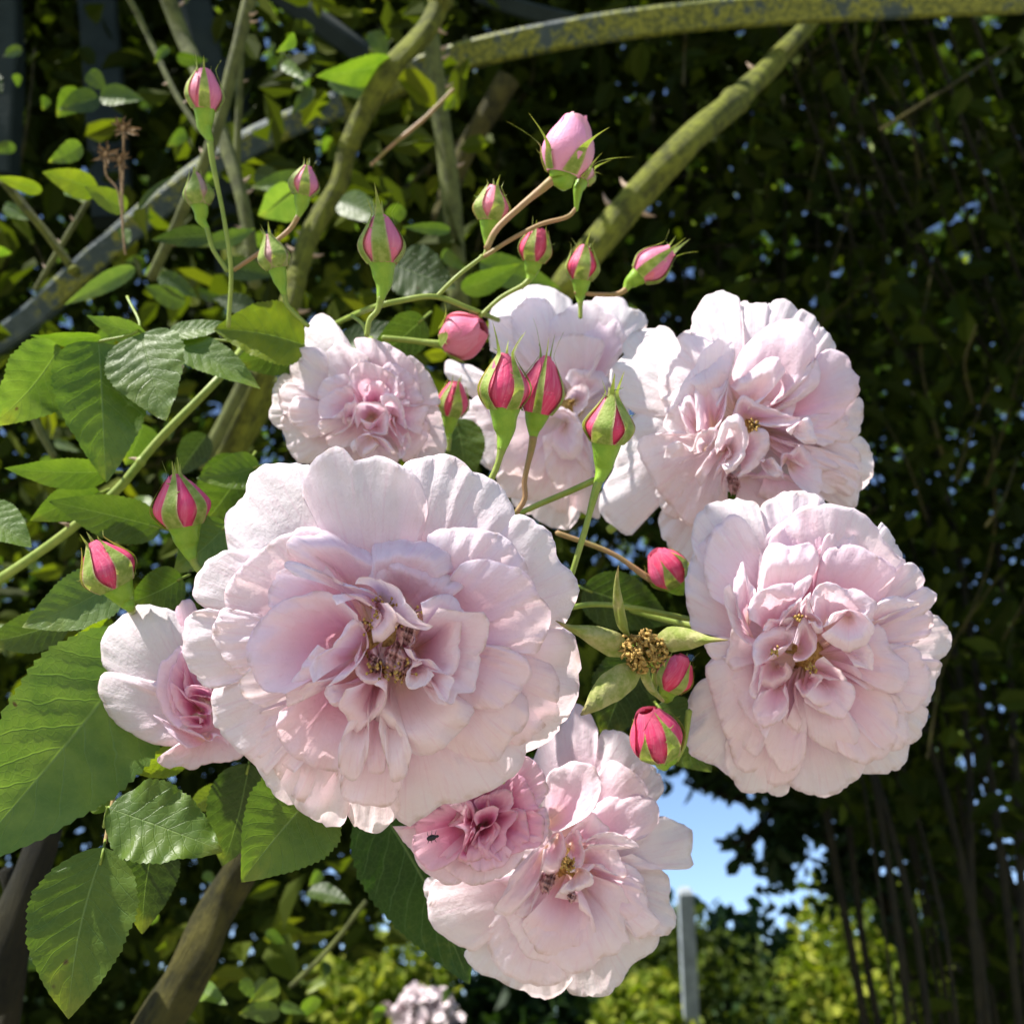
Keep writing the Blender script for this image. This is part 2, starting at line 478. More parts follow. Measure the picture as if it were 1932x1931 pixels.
def petal_mesh(F, q, idx, n, root):
    """A petal runs from its claw at the flower's heart out to its free margin, rising and bending as it goes."""
    seed = F['seed'] * 101 + idx
    r = np.random.default_rng(seed)
    x0, y0, s = F['zoom']
    tou = lambda p: (np.asarray(p, float) / s + np.array([x0, y0])) * (U / 2500.0)
    c = tou(F['c']); Rp = F['R'] / s * (U / 2500.0)
    E = tou(q['p'])
    base = tou(q['b']) if 'b' in q else c + unit(tou(q['p']).mean(0) - c) * Rp * F.get('hole', 0.06)
    t = idx / max(1, n - 1)
    ns, nv = 37, 17
    e = spline(E, ns)
    sarc = np.linspace(0, 1, ns)
    L = np.linalg.norm(np.diff(e, axis=0), axis=1).sum() / Rp
    # a slightly irregular margin
    nrm = unit(e - base)
    e = e + nrm * ((fnoise(sarc * 9 * L + 0.1, seed, 6) * 0.011 + np.minimum(0, fnoise(sarc * 22 * L, seed + 31, 5) + 0.25) * 0.020) * Rp * np.minimum(1, 6 * sarc * (1 - sarc)))[:, None]
    zt = q.get('z', None)
    if zt is None: zt = F['zlo'] + (F['zhi'] - F['zlo']) * t
    zt += q.get('dz', 0.0)
    dist = np.linalg.norm(base - c) / Rp
    zb = F['zb'] + 0.10 * t + (min(0.75, dist * 0.9) * (zt - F['zb']) if 'b' in q else 0)
    zm = zb + 0.72 * (zt - zb) + q.get('m', r.uniform(0.04, 0.13))
    v = np.concatenate([np.linspace(0.03, 0.62, 7), np.linspace(0.69, 1.0, nv - 7)])
    curl = q.get('k', r.uniform(-0.01, 0.08))
    cup = q.get('u', r.uniform(-0.10, 0.08))
    w = 2 * sarc - 1
    V_, S_ = np.meshgrid(v, sarc, indexing='ij')
    W_ = 2 * S_ - 1
    pos = base + (e[None] - base) * V_[..., None]
    # lengthwise lines bow a little instead of running straight
    side = np.stack([-(nrm[:, 1]), nrm[:, 0]], -1)
    pos = pos + side[None] * (0.04 * Rp * np.sin(math.pi * V_) * r.uniform(-1, 1))[..., None]
    z = zb * (1 - V_) ** 2 + 2 * zm * V_ * (1 - V_) + zt * V_ ** 2
    z = z + cup * V_ * (W_ ** 2 - 0.35)
    lip = np.clip((V_ - 0.68) / 0.32, 0, 1)
    kk = curl * (1 + 0.7 * fnoise(S_ * 7 * L, seed + 5, 4))
    z = z - kk * lip ** 2 * (1.3 - 0.4 * np.abs(W_))
    ruf = F.get('ruf', 1.0)
    z = z + ruf * 0.020 * V_ ** 4 * fnoise(S_ * 13 * L, seed + 9, 5)
    z = z + ruf * 0.010 * V_ ** 1.5 * np.sin(S_ * 5 * L + V_ * 4 + r.uniform(0, 6)) * np.sin(V_ * 6 + r.uniform(0, 6))
    z = z + 0.012 * fnoise(S_ * 8 + V_ * 7 + 3, seed + 3, 4) * V_
    z = z + ruf * 0.010 * V_ ** 8 * fnoise(S_ * 34 * L, seed + 21, 5)
    # creases running up from the claw
    for _ in range(3):
        s0 = r.uniform(0.15, 0.85); wd = r.uniform(0.02, 0.05)
        z = z + r.uniform(-0.026, 0.026) * np.exp(-((S_ - s0 - 0.06 * np.sin(V_ * 4)) / wd) ** 2) * np.sin(math.pi * np.clip(V_ * 1.05, 0, 1)) ** 0.7
    # the rim turns back on itself
    z[-1] -= 0.003; pos[-1] = pos[-2] + (pos[-1] - pos[-2]) * 1.0
    tx, ty = F.get('tilt', (0, 0))
    rel = (pos - c) / Rp
    z = z + tx * rel[..., 0] - ty * rel[..., 1] - F.get('dome', 0.12) * (rel ** 2).sum(-1)
    Rm = px(Rp, F['d'])
    V = P(pos[..., 0], pos[..., 1], F['d'] - z * Rm)
    back = np.array(V[-1]) - 0  # rolled hem
    hem = P(pos[-1, :, 0] * 0.995 + base[0] * 0.005, pos[-1, :, 1] * 0.995 + base[1] * 0.005, F['d'] - (z[-1] - 0.009) * Rm)
    V = np.concatenate([V, hem[None]], 0)
    uvv = np.stack([np.concatenate([S_, S_[-1:]], 0), np.concatenate([V_, V_[-1:]], 0)], -1)
    tint = q.get('t', F['tint'] * r.uniform(0.75, 1.25)) * F.get('tmul', 1.0)
    o = mesh('petal', V.reshape(-1, 3), grid_faces(nv + 1, ns), MP, root, uv=uvv.reshape(-1, 2),
             color=(min(1, tint), F.get('age', 0.15), F.get('rim', 0.0), 1))
    return o


def stamens(F, spots, root, count=26, rad=38):
    """Dry brown filaments with anthers in the open heart."""
    x0, y0, s = F['zoom']
    bag = Bag(); r = np.random.default_rng(F['seed'])
    Rm = px(F['R'] / s * (U / 2500.0), F['d'])
    cx, cy = (np.array(F['c']) / s + np.array([x0, y0])) * (U / 2500)
    k = F['d'] - (F['zb'] + 0.10) * Rm
    tube('disc', [P(cx, cy, k + 0.004), P(cx, cy, k), P(cx, cy, k - 0.0012)], [Rm * 0.10, Rm * 0.13, Rm * 0.06], MSTAM, root, n=14, rough=0.1)
    for (sx, sy, z) in spots:
        for _ in range(count):
            a = r.uniform(0, 6.28); q = rad * math.sqrt(r.uniform(0, 1))
            ex, ey = sx + q * math.cos(a), sy + q * math.sin(a)
            b0 = np.array([sx + 0.3 * (ex - sx), sy + 0.3 * (ey - sy)])
            pts = []
            for (xx, yy, zz) in ((*b0, z - 0.34), (0.5 * (b0[0] + ex) + r.normal(0, 5), 0.5 * (b0[1] + ey) + r.normal(0, 5), z - 0.08), (ex, ey, z + r.uniform(-0.05, 0.05))):
                X, Y = (xx / s + x0) * (U / 2500), (yy / s + y0) * (U / 2500)
                pts.append(P(X, Y, F['d'] - (zz + 0.16) * Rm))
            V, Fc, uv = tube_geo(pts, [0.00017, 0.00014, 0.0001], n=5, samples=6)
            bag.add(V, Fc, uv)
            V, Fc, uv = tube_geo([pts[2] - UP * 0.0003, pts[2], pts[2] + RT * 0.0003 * r.uniform(-1, 1) + UP * 0.0004], [0.0001, 0.00034, 0.0001], n=6, samples=5)
            bag.add(V, Fc, uv)
    return bag.build('stamens', MSTAM, root)


def rose(F, txt, label, spots=(), stem=None, group='open pink roses of the cluster', wither=(), **kw):
    x0, y0, s = F['zoom']
    c = (np.array(F['c'], float) / s + np.array([x0, y0])) * (U / 2500)
    Rm = px(F['R'] / s * (U / 2500), F['d'])
    root = empty('rose_blossom', P(c[0], c[1], F['d'] - F['zb'] * Rm), label, 'rose', group)
    ps = parse(txt)
    # short petals round the back of the heart close the cup
    back_ = []
    rr = np.random.default_rng(F['seed'] + 40)
    for k in range(6):
        a = k * 1.05 + rr.uniform(-.2, .2); L = F['R'] * rr.uniform(0.50, 0.62)
        back_.append(dict(p=[(F['c'][0] + L * f * math.cos(a + o), F['c'][1] + L * f * math.sin(a + o)) for o, f in ((-.75, .7), (-.5, .95), (-.2, 1.0), (.1, 1.02), (.4, .97), (.75, .7))],
                          b=F['c'], z=F['zlo'] - 0.12, m=-0.03, k=0.02, u=0.0, t=F['tint']))
    for i, q in enumerate(back_):
        petal_mesh(F, q, 200 + i, 400, root)
    for i, q in enumerate(ps):
        petal_mesh(F, q, i, len(ps), root)
    if spots: stamens(F, spots, root, **kw)
    for k, (wx, wy, wz, wr) in enumerate(wither):                 # shrivelled inner petals
        rr = np.random.default_rng(F['seed'] * 9 + k)
        u, v = np.meshgrid(np.linspace(-1, 1, 15), np.linspace(-1, 1, 15), indexing='ij')
        f = np.sqrt(np.clip(1 - 0.45 * u ** 2 * v ** 2, 0, 1))
        X = wx + wr * 0.62 * u * f * (1 + 0.25 * fnoise(v * 3, k + 2, 3)); Y = wy + wr * v * f * (1 + 0.25 * fnoise(u * 3, k + 5, 3))
        Z_ = wz + 0.06 * fnoise(u * 5 + v * 2, k + 11, 4) + 0.05 * fnoise(v * 6 - u * 2, k + 17, 4) - 0.05 * (u ** 2 + v ** 2)
        mesh('shrivelled_petal', P((X / s + x0) * U / 2500, (Y / s + y0) * U / 2500, F['d'] - Z_ * Rm).reshape(-1, 3), grid_faces(15, 15), MWITHER, root, uv=np.stack([(u + 1) / 2, (v + 1) / 2], -1).reshape(-1, 2))
    # green calyx and stalk behind the flower
    back = P(c[0], c[1], F['d'] - (F['zb'] - 0.16) * Rm)
    d2 = F['d'] - (F['zb'] - 0.75) * Rm
    sx, sy = stem if stem else (c[0], c[1] + 60)
    a, b = back, P(c[0] * 0.7 + sx * 0.3, c[1] * 0.7 + sy * 0.3, d2)
    tube('hip', [a, a * 0.5 + b * 0.5, b], [Rm * 0.15, Rm * 0.13, Rm * 0.05], MHIP, root, n=12)
    tube('stalk', [b, P(c[0] * 0.4 + sx * 0.6, c[1] * 0.4 + sy * 0.6, d2 + 0.012), P(sx, sy, d2 + 0.03)], [Rm * 0.045] * 3, MSTEM, root, n=8)
    return root


FA = dict(zoom=(400, 1050, 1.7564), c=(965, 930), R=850, d=0.205, hole=0.11, zb=-0.48, zlo=-0.34, zhi=0.20, tint=0.40, seed=1, tilt=(0.0, 0.05), dome=0.14)
TA = """
1010,250 1025,150 1090,115 1190,105 1270,125 1310,165 1380,185 1450,250 1495,330 1505,400 1480,520 t=0.22
330,640 275,520 260,400 300,315 345,290 370,190 440,142 540,138 640,160 720,300 t=0.10
1440,440 1505,365 1590,380 1670,450 1690,550 1740,600 1775,680 1760,760 1700,870 1640,930 t=0.15
700,460 640,360 597,290 597,200 640,120 700,80 765,75 820,130 900,112 980,120 1070,185 1125,290 1130,380 1110,480 t=0.2 k=-0.02
1560,760 1700,840 1760,880 1790,970 1780,1090 1755,1190 1660,1330 1540,1390 t=0.25
280,820 170,760 120,700 130,630 190,560 270,520 400,510 480,600 t=0.15
1040,1500 1010,1640 960,1700 900,1722 820,1700 770,1620 t=0.15
1540,1200 1545,1400 1470,1510 1330,1580 1180,1615 1080,1690 1040,1705 980,1640 900,1500 t=0.28
800,1560 775,1680 700,1700 620,1655 520,1605 450,1540 410,1460 390,1400 450,1330 t=0.18
440,1480 330,1390 275,1330 218,1260 200,1170 215,1090 260,1040 380,1010 t=0.25
300,1090 190,1105 115,1040 80,960 75,870 100,800 160,770 215,770 290,850 t=0.2
1500,900 1600,960 1660,1010 1695,1090 1680,1200 1620,1290 1540,1350 1450,1340 t=0.33
300,860 265,740 275,650 350,560 450,480 560,430 680,430 760,560 t=0.3
380,1060 300,1030 240,960 200,880 225,810 265,760 340,830 t=0.25
1140,520 1130,450 1200,420 1330,425 1440,440 1520,510 1560,600 1500,680 t=0.3
750,1460 720,1540 660,1600 560,1580 490,1500 450,1420 t=0.3 dz=-0.06
760,1460 760,1560 820,1610 900,1618 980,1600 1020,1520 1040,1400 t=0.38
1200,1370 1290,1410 1420,1420 1470,1380 1480,1350 1550,1260 1560,1150 1480,1100 t=0.25
560,1470 470,1420 400,1400 362,1330 375,1260 420,1205 520,1200 t=0.35 dz=-0.09 k=0.02
1240,610 1290,565 1400,555 1500,580 1560,620 1600,690 1655,770 1660,830 1640,900 1580,960 1450,930 t=0.5
450,760 450,690 480,610 560,570 700,590 760,700 t=0.62
1290,1190 1440,1200 1510,1150 1570,1060 1550,980 1480,930 1390,920 t=0.45
430,1190 360,1160 318,1100 340,1050 400,1000 450,1080 t=0.15 k=-0.08
760,1470 660,1450 560,1400 490,1330 480,1230 520,1190 600,1160 t=0.72
880,560 905,480 990,467 1100,475 1200,510 1255,560 1262,595 1200,640 b=980,760 t=0.3 k=0.2
600,590 540,540 528,490 560,440 640,420 720,440 800,480 880,520 910,560 b=860,760 t=0.35 k=0.2
870,640 930,560 1040,545 1130,560 1200,600 1280,650 1270,690 1180,700 b=990,790 t=0.5 k=0.1
520,1130 430,1120 375,1040 355,960 370,890 420,800 490,740 580,705 720,700 830,790 t=0.66 u=0.2 z=0.06
560,625 515,580 545,560 640,590 700,640 800,660 900,700 950,740 b=920,800 t=0.3 k=0.1 z=0.14
1180,760 1290,780 1390,790 1397,880 1360,980 1340,1080 1320,1125 1260,1130 1240,1180 1180,1150 b=1060,950 t=0.4 u=0.2 z=0.1
660,920 590,1000 550,1080 525,1120 535,1185 600,1090 680,1080 t=0.35 z=0.12
860,1300 870,1440 900,1470 950,1450 960,1300 t=0.55
920,1280 935,1360 960,1440 980,1505 1030,1490 1060,1410 1065,1380 1010,1310 980,1240 t=0.2 z=0.06
830,1270 760,1330 745,1400 760,1470 820,1500 860,1440 880,1350 870,1260 t=0.3 z=0.08
960,1060 950,1180 900,1260 1000,1290 1060,1380 1170,1385 1270,1300 1320,1240 1330,1190 1250,1130 1130,1050 t=0.24 z=0.12 k=0.14
1130,1030 1240,1060 1225,1110 1210,1180 1155,1165 1110,1100 t=0.4 z=0.15
640,1085 625,1030 650,970 720,920 790,840 830,800 870,880 850,980 780,1060 700,1100 t=0.5 z=0.18 u=0.16
1100,740 1200,700 1260,730 1280,800 1275,900 1270,1000 1240,1055 1190,1030 1140,980 1090,990 1060,940 t=0.5 z=0.17 u=0.2
790,1090 690,1100 690,1150 740,1185 790,1150 t=0.45 z=0.12
780,1110 745,1185 790,1240 825,1300 870,1260 930,1200 950,1130 900,1090 t=0.55 z=0.16 u=0.25
850,900 820,1000 830,1060 870,1090 920,1085 935,1000 910,930 t=0.5 z=0.15
820,660 840,632 920,640 1000,680 1060,750 1110,820 1162,842 1130,862 1060,830 1000,780 b=930,740 t=0.3 z=0.26
740,750 722,708 800,715 890,760 950,810 935,870 895,922 960,890 1005,820 985,770 960,740 b=900,720 t=0.45 z=0.24 u=0.2
1110,1000 1050,1030 1036,1080 1060,1112 1120,1100 1160,1050 t=0.3 z=0.17
1000,930 1000,850 1030,805 1070,830 1080,900 1050,930 t=0.75 z=0.02 b=1040,960
930,930 920,1000 980,1037 1050,1020 1080,960 1040,930 t=0.6 z=0.02 b=1000,900
870,870 880,960 900,1000 930,980 940,900 t=0.6 z=0.0
"""
FB = dict(zoom=(1650, 1180, 2.4143), c=(760, 1010), R=830, d=0.242, zb=-0.42, zlo=-0.34, zhi=0.2, tint=0.45, seed=2, tilt=(-0.12, 0.12), dome=0.16)
TB = """
1370,1450 1378,1580 1360,1640 1290,1700 1180,1708 1100,1710 1040,1650 t=0.15
680,1700 665,1820 600,1852 540,1810 500,1700 t=0.2
470,300 500,150 560,90 640,50 720,35 800,55 880,110 920,250 t=0.4
1180,420 1195,270 1215,222 1240,250 1290,340 1335,430 1300,540 t=0.1
130,460 95,380 90,300 120,200 200,120 330,88 430,105 490,135 530,300 t=0.12
1390,960 1500,780 1590,830 1622,910 1615,980 1560,1040 1490,1080 1380,1060 t=0.2
1430,1030 1562,1050 1540,1150 1520,1240 1480,1320 1380,1340 t=0.25
1330,1340 1477,1320 1470,1420 1430,1500 1350,1550 1260,1560 t=0.25
300,1720 220,1660 120,1620 70,1560 60,1420 75,1280 120,1190 180,1145 280,1180 t=0.22
1120,1600 1118,1670 1060,1760 940,1830 830,1845 740,1820 650,1770 620,1680 t=0.3
640,1760 540,1820 450,1835 370,1800 300,1690 285,1560 310,1460 t=0.22
310,960 180,880 100,870 70,760 50,640 75,500 120,380 190,300 260,250 t=0.35
1240,670 1340,480 1400,470 1450,530 1467,600 1420,640 1320,700 t=0.4
540,440 525,330 600,240 680,190 740,140 880,115 1000,135 1090,170 1180,250 1230,330 1300,420 1362,470 1310,580 t=0.35 u=-0.15
1390,780 1420,640 1470,612 1542,655 1530,700 1490,750 1400,820 t=0.3
1150,830 1300,740 1420,715 1500,750 1522,830 1480,900 1380,940 1270,970 t=0.42
770,1580 730,1700 650,1770 540,1775 480,1710 400,1700 330,1620 300,1480 t=0.4
1250,940 1400,960 1460,1020 1495,1120 1497,1220 1440,1320 1360,1357 1270,1300 t=0.4
1230,1230 1330,1270 1372,1400 1350,1540 1280,1580 1190,1560 t=0.35
290,720 200,660 160,520 170,400 230,260 300,190 370,185 430,240 480,360 492,420 480,600 t=0.35
540,400 560,310 660,240 780,210 870,220 917,280 880,330 800,440 t=0.85 u=0.1
850,420 880,310 960,275 1050,290 1092,330 1080,420 t=0.45
330,1090 200,1020 165,940 250,905 330,910 t=0.3
1130,1220 1240,1230 1290,1290 1312,1400 1300,1520 1240,1610 1130,1654 1030,1630 960,1580 t=0.45
520,1540 500,1590 450,1612 380,1540 300,1500 240,1370 200,1200 170,1110 200,1035 260,1025 330,1100 t=0.35
820,620 860,430 920,380 1050,365 1160,400 1240,450 1302,520 1270,590 1230,670 1170,692 1080,640 t=0.72
530,1440 515,1530 570,1640 635,1707 720,1670 767,1590 740,1490 650,1410 t=0.35
720,1420 790,1500 880,1560 960,1592 1050,1560 1088,1490 1070,1420 1020,1370 950,1330 820,1240 t=0.3
650,1280 625,1400 660,1500 695,1547 730,1460 742,1400 710,1310 t=0.4
1110,950 1170,830 1230,870 1270,960 1330,1030 1378,1070 1370,1150 1330,1220 1250,1237 1170,1190 1120,1100 t=0.45
1170,810 1155,760 1200,690 1290,665 1400,690 1442,712 1330,740 1230,800 b=1120,860 t=0.1 k=0.02
530,1510 440,1400 360,1290 310,1180 288,1050 315,930 330,850 420,950 t=0.45 u=0.18
470,690 490,540 520,410 570,350 680,365 780,345 832,410 848,480 790,580 720,660 b=620,820 t=0.25 k=0.16 z=0.08
500,1230 452,1310 465,1390 520,1442 590,1420 652,1370 662,1310 630,1220 b=600,1130 t=0.6 z=0.06
430,800 445,670 560,605 700,585 805,535 785,620 700,700 620,810 b=540,900 t=0.5 z=0.14
760,1290 860,1350 980,1397 1030,1330 1062,1240 1020,1170 900,1160 t=0.5 z=0.05
365,790 338,620 388,460 412,520 450,600 472,640 420,740 b=430,850 t=0.4 z=0.1
410,940 350,880 320,820 288,720 276,620 318,586 340,650 370,740 400,830 b=470,930 t=0.35 z=0.12
470,1040 450,1150 430,1230 470,1275 485,1180 500,1080 b=540,1050 t=0.5 z=0.16
1030,980 1120,935 1165,990 1172,1050 1165,1102 1120,1090 1055,1080 b=960,960 t=0.28 z=0.14
760,1250 830,1310 930,1340 1002,1290 1014,1180 990,1110 930,1070 870,1020 b=820,1110 t=0.4 z=0.1 u=0.2
490,1090 478,1160 560,1212 640,1180 692,1110 650,1050 b=600,1060 t=0.5 z=0.02
700,1180 750,1262 800,1240 875,1140 800,1120 b=760,1150 t=0.6 z=0.08
600,810 650,730 740,680 735,740 690,810 b=700,880 t=0.3 z=0.12
510,870 540,810 620,790 700,790 650,850 b=620,900 t=0.35 z=0.14
465,1080 448,1000 470,920 560,850 660,830 722,850 690,930 600,980 520,1050 b=590,1040 t=0.4 z=0.18 u=0.15
690,940 740,800 800,840 832,910 825,980 780,1040 705,1052 b=710,990 t=0.45 z=0.18 u=0.15
740,700 795,643 798,740 872,850 830,887 780,800 b=790,800 t=0.2 z=0.22
790,690 830,600 890,578 950,600 985,625 1060,620 1130,660 1192,720 1150,810 1060,880 b=900,880 t=0.35 z=0.16 u=0.1
865,850 920,770 1000,750 1100,760 1168,830 1162,890 1120,950 1020,988 950,970 880,925 858,890 b=1010,760 t=0.18 z=0.27 m=0.1 k=0.06
"""
FC = dict(zoom=(1450, 690, 2.7586), c=(1010, 960), R=880, d=0.268, zb=-0.40, zlo=-0.34, zhi=0.2, tint=0.30, seed=3, tilt=(0.08, 0.0), age=0.3, ruf=1.5, dome=0.34)
TC = """
660,1930 560,1880 480,1760 440,1640 450,1540 560,1530 680,1640 720,1800 t=0.1 z=-0.3
430,1490 330,1590 250,1705 160,1670 70,1590 35,1500 60,1380 110,1290 170,1110 280,870 420,880 t=0.04
300,900 180,800 105,650 118,570 190,490 195,420 260,340 380,300 470,290 540,340 565,480 600,600 t=0.02 b=800,900
1500,420 1520,300 1580,330 1622,400 1632,450 1600,560 t=0.05
1300,330 1380,190 1450,210 1510,260 1532,340 1545,470 t=0.15
1150,300 1170,150 1250,113 1330,140 1377,190 1410,340 t=0.15
640,460 660,250 700,150 760,80 860,56 930,80 985,125 1010,320 t=0.04
790,460 870,250 940,160 1020,120 1050,140 1140,138 1192,190 1210,350 t=0.1
1690,1100 1790,1033 1850,1090 1880,1190 1872,1300 1800,1397 1690,1390 t=0.06
1500,1120 1680,1060 1780,1130 1802,1230 1812,1330 1790,1450 1750,1522 1600,1490 1470,1400 t=0.25
1550,1060 1690,880 1790,768 1818,860 1810,960 1760,1050 1650,1112 t=0.3
610,1610 500,1575 440,1490 412,1380 460,1280 t=0.06
480,880 440,720 432,480 540,430 560,370 640,308 720,320 800,380 770,540 t=0.02
1330,930 1420,640 1530,470 1640,448 1722,510 1735,590 1792,650 1787,750 1700,850 1660,930 1510,1007 1400,960 t=0.75
900,1460 830,1560 720,1640 660,1642 590,1590 480,1480 420,1390 380,1290 310,1190 283,1100 340,1030 480,1028 650,1060 t=0.14
1470,1080 1600,960 1712,880 1722,960 1650,1060 1550,1107 t=0.4
1550,1180 1690,1178 1772,1240 1782,1340 1730,1442 1630,1410 t=0.25
920,620 1000,450 1120,330 1200,270 1330,250 1450,300 1497,400 1480,540 1430,640 1300,760 1150,800 t=0.4 u=-0.15
1420,1130 1530,1113 1610,1160 1672,1220 1630,1272 1530,1270 t=0.35
1170,850 1330,750 1460,600 1500,508 1533,630 1490,720 1380,800 1240,870 t=0.32
1505,1300 1600,1263 1680,1290 1707,1340 1660,1400 1580,1432 1525,1400 t=0.3
1050,1320 1200,1330 1380,1360 1520,1420 1540,1480 1300,1500 1100,1440 b=1150,1230 t=0.35 z=-0.05
840,1400 1000,1320 1150,1310 1300,1350 1300,1480 1150,1560 950,1520 b=1000,1250 t=0.25 z=-0.1
1280,1330 1253,1170 1320,1140 1395,1088 1450,1150 1527,1200 1537,1280 1522,1432 1410,1400 b=1300,1200 t=0.38 z=0.05 u=0.25
560,1020 463,980 500,850 590,690 680,560 720,470 820,390 870,373 952,440 930,620 b=800,950 t=0.08 z=0.02
640,660 760,570 850,500 947,458 925,570 885,700 820,820 b=820,900 t=0.2 z=0.06
915,700 980,650 1080,570 1150,513 1240,498 1283,590 1262,640 1150,760 1040,820 b=980,850 t=0.2 z=0.08 k=0.12
620,1010 568,800 640,720 702,850 695,990 b=720,1000 t=0.3 z=0.08
930,890 990,758 1100,800 1200,850 1330,900 1405,910 1340,960 1200,977 1080,950 b=1030,930 t=0.45 z=0.06
690,1000 685,850 678,640 740,598 800,690 850,690 905,588 903,700 880,880 800,990 b=800,1000 t=0.4 z=0.12 u=0.2
1330,1030 1370,960 1440,903 1490,1000 1510,1082 1420,1087 b=1300,940 t=0.12 z=0.12
470,1180 490,1110 560,1063 650,1140 670,1080 730,1000 832,983 820,1050 720,1160 600,1202 b=760,1130 t=0.1 z=0.1
800,1350 870,1270 892,1300 860,1390 887,1457 850,1462 835,1390 b=870,1220 t=0.25 z=0.12
890,1290 1000,1180 1040,1040 1110,973 1172,1010 1192,1090 1140,1180 1060,1270 960,1317 b=960,1180 t=0.4 z=0.14 u=0.15
1140,1210 1200,1178 1277,1280 1240,1322 1175,1290 b=1130,1150 t=0.25 z=0.15
720,1372 683,1310 740,1200 820,1100 850,1070 925,1140 870,1250 800,1332 b=900,1100 t=0.3 z=0.18
825,1160 818,1080 860,960 940,880 1012,920 1043,1020 1032,1120 960,1250 895,1290 b=880,1150 t=0.12 z=0.25 m=0.14
"""
FD = dict(zoom=(1000, 1690, 2.5403), c=(980, 1060), R=830, d=0.25, zb=-0.42, zlo=-0.34, zhi=0.16, tint=0.34, seed=4, tilt=(0.0, -0.15), age=0.2, dome=0.2)
TD = """
950,1800 1000,1870 1100,1890 1210,1882 1310,1800 1380,1690 1480,1640 1540,1560 1560,1420 t=0.08
470,1500 345,1600 348,1660 400,1720 520,1770 620,1830 730,1860 780,1892 860,1902 950,1860 1010,1780 t=0.1
1390,1000 1580,1110 1622,1200 1617,1290 1652,1380 1637,1470 1560,1512 1440,1500 t=0.15
260,1210 150,1160 103,1148 83,1210 103,1310 130,1332 220,1300 t=0.05
1140,500 1170,290 1215,230 1310,245 1400,310 1460,400 1500,480 1400,620 t=0.2
760,440 820,300 960,180 1030,68 1100,110 1165,210 1172,320 1212,420 1200,640 t=0.5
1340,520 1450,420 1540,490 1582,580 1545,660 1480,720 1340,720 t=0.3
1340,940 1500,850 1550,768 1640,790 1752,850 1765,920 1745,1000 1755,1080 1640,1097 1500,1050 1380,1000 t=0.12
640,1220 500,1180 330,1180 180,1160 120,1190 115,1270 120,1350 130,1450 220,1520 340,1592 420,1597 475,1520 540,1420 t=0.25
1150,680 1180,490 1240,423 1330,450 1420,530 1482,610 1440,690 1290,740 t=0.45
600,1340 500,1420 485,1560 540,1700 640,1780 800,1820 960,1790 1010,1700 t=0.28
1100,820 1170,680 1300,645 1450,633 1530,690 1547,790 1490,880 1380,922 1230,880 t=0.5
1290,1030 1420,1100 1470,1200 1482,1330 1552,1420 1500,1490 1420,1532 1370,1450 1330,1280 t=0.25
585,1370 610,1440 660,1540 720,1630 800,1670 900,1700 1000,1742 1120,1720 1210,1640 1300,1622 1322,1560 1368,1552 1340,1440 1365,1300 1330,1210 1180,1150 t=0.25 u=0.12
1270,1110 1400,1150 1470,1250 1478,1360 1440,1430 1390,1457 1340,1390 t=0.4
690,1440 740,1540 800,1610 900,1650 1040,1667 1120,1610 1158,1520 1142,1420 1050,1340 t=0.35 u=0.16
700,1420 770,1510 860,1560 980,1582 1080,1550 1142,1460 1137,1390 1060,1310 900,1270 t=0.5 u=0.18
790,1140 740,1250 648,1370 740,1393 762,1280 830,1150 t=0.3 z=0.0
780,960 640,1120 580,1250 512,1360 600,1383 640,1370 740,1270 800,1140 830,970 b=860,930 t=0.35 z=0.06
1070,980 1180,930 1280,980 1340,1100 1337,1152 1250,1110 1180,1060 1110,1110 t=0.3 z=0.0
1000,850 1130,738 1190,800 1237,862 1120,912 1060,900 b=1000,920 t=0.4 z=0.05
1100,910 1180,868 1300,873 1380,910 1428,960 1330,950 1240,942 1120,940 b=1040,960 t=0.15 z=0.12
960,900 1040,838 1082,960 1087,1050 1030,1092 970,1010 b=1000,950 t=0.45 z=0.02
830,970 870,900 940,868 972,960 972,1010 920,1112 870,1137 820,1100 b=920,880 t=0.45 z=0.08
970,1110 1060,1083 1132,1130 1142,1180 1080,1212 980,1257 926,1240 955,1190 b=1040,1100 t=0.12 z=0.1
860,890 835,700 850,520 950,450 1050,428 1150,460 1193,560 1172,660 1150,720 1070,792 960,850 b=840,820 t=0.48 z=0.14
"""
FE = dict(zoom=(640, 740, 4.025), c=(1080, 1090), R=860, d=0.285, hole=0.03, zb=-0.62, zlo=-0.34, zhi=0.16, tint=0.55, seed=5, tilt=(0.0, 0.0), ruf=1.6, dome=0.26)
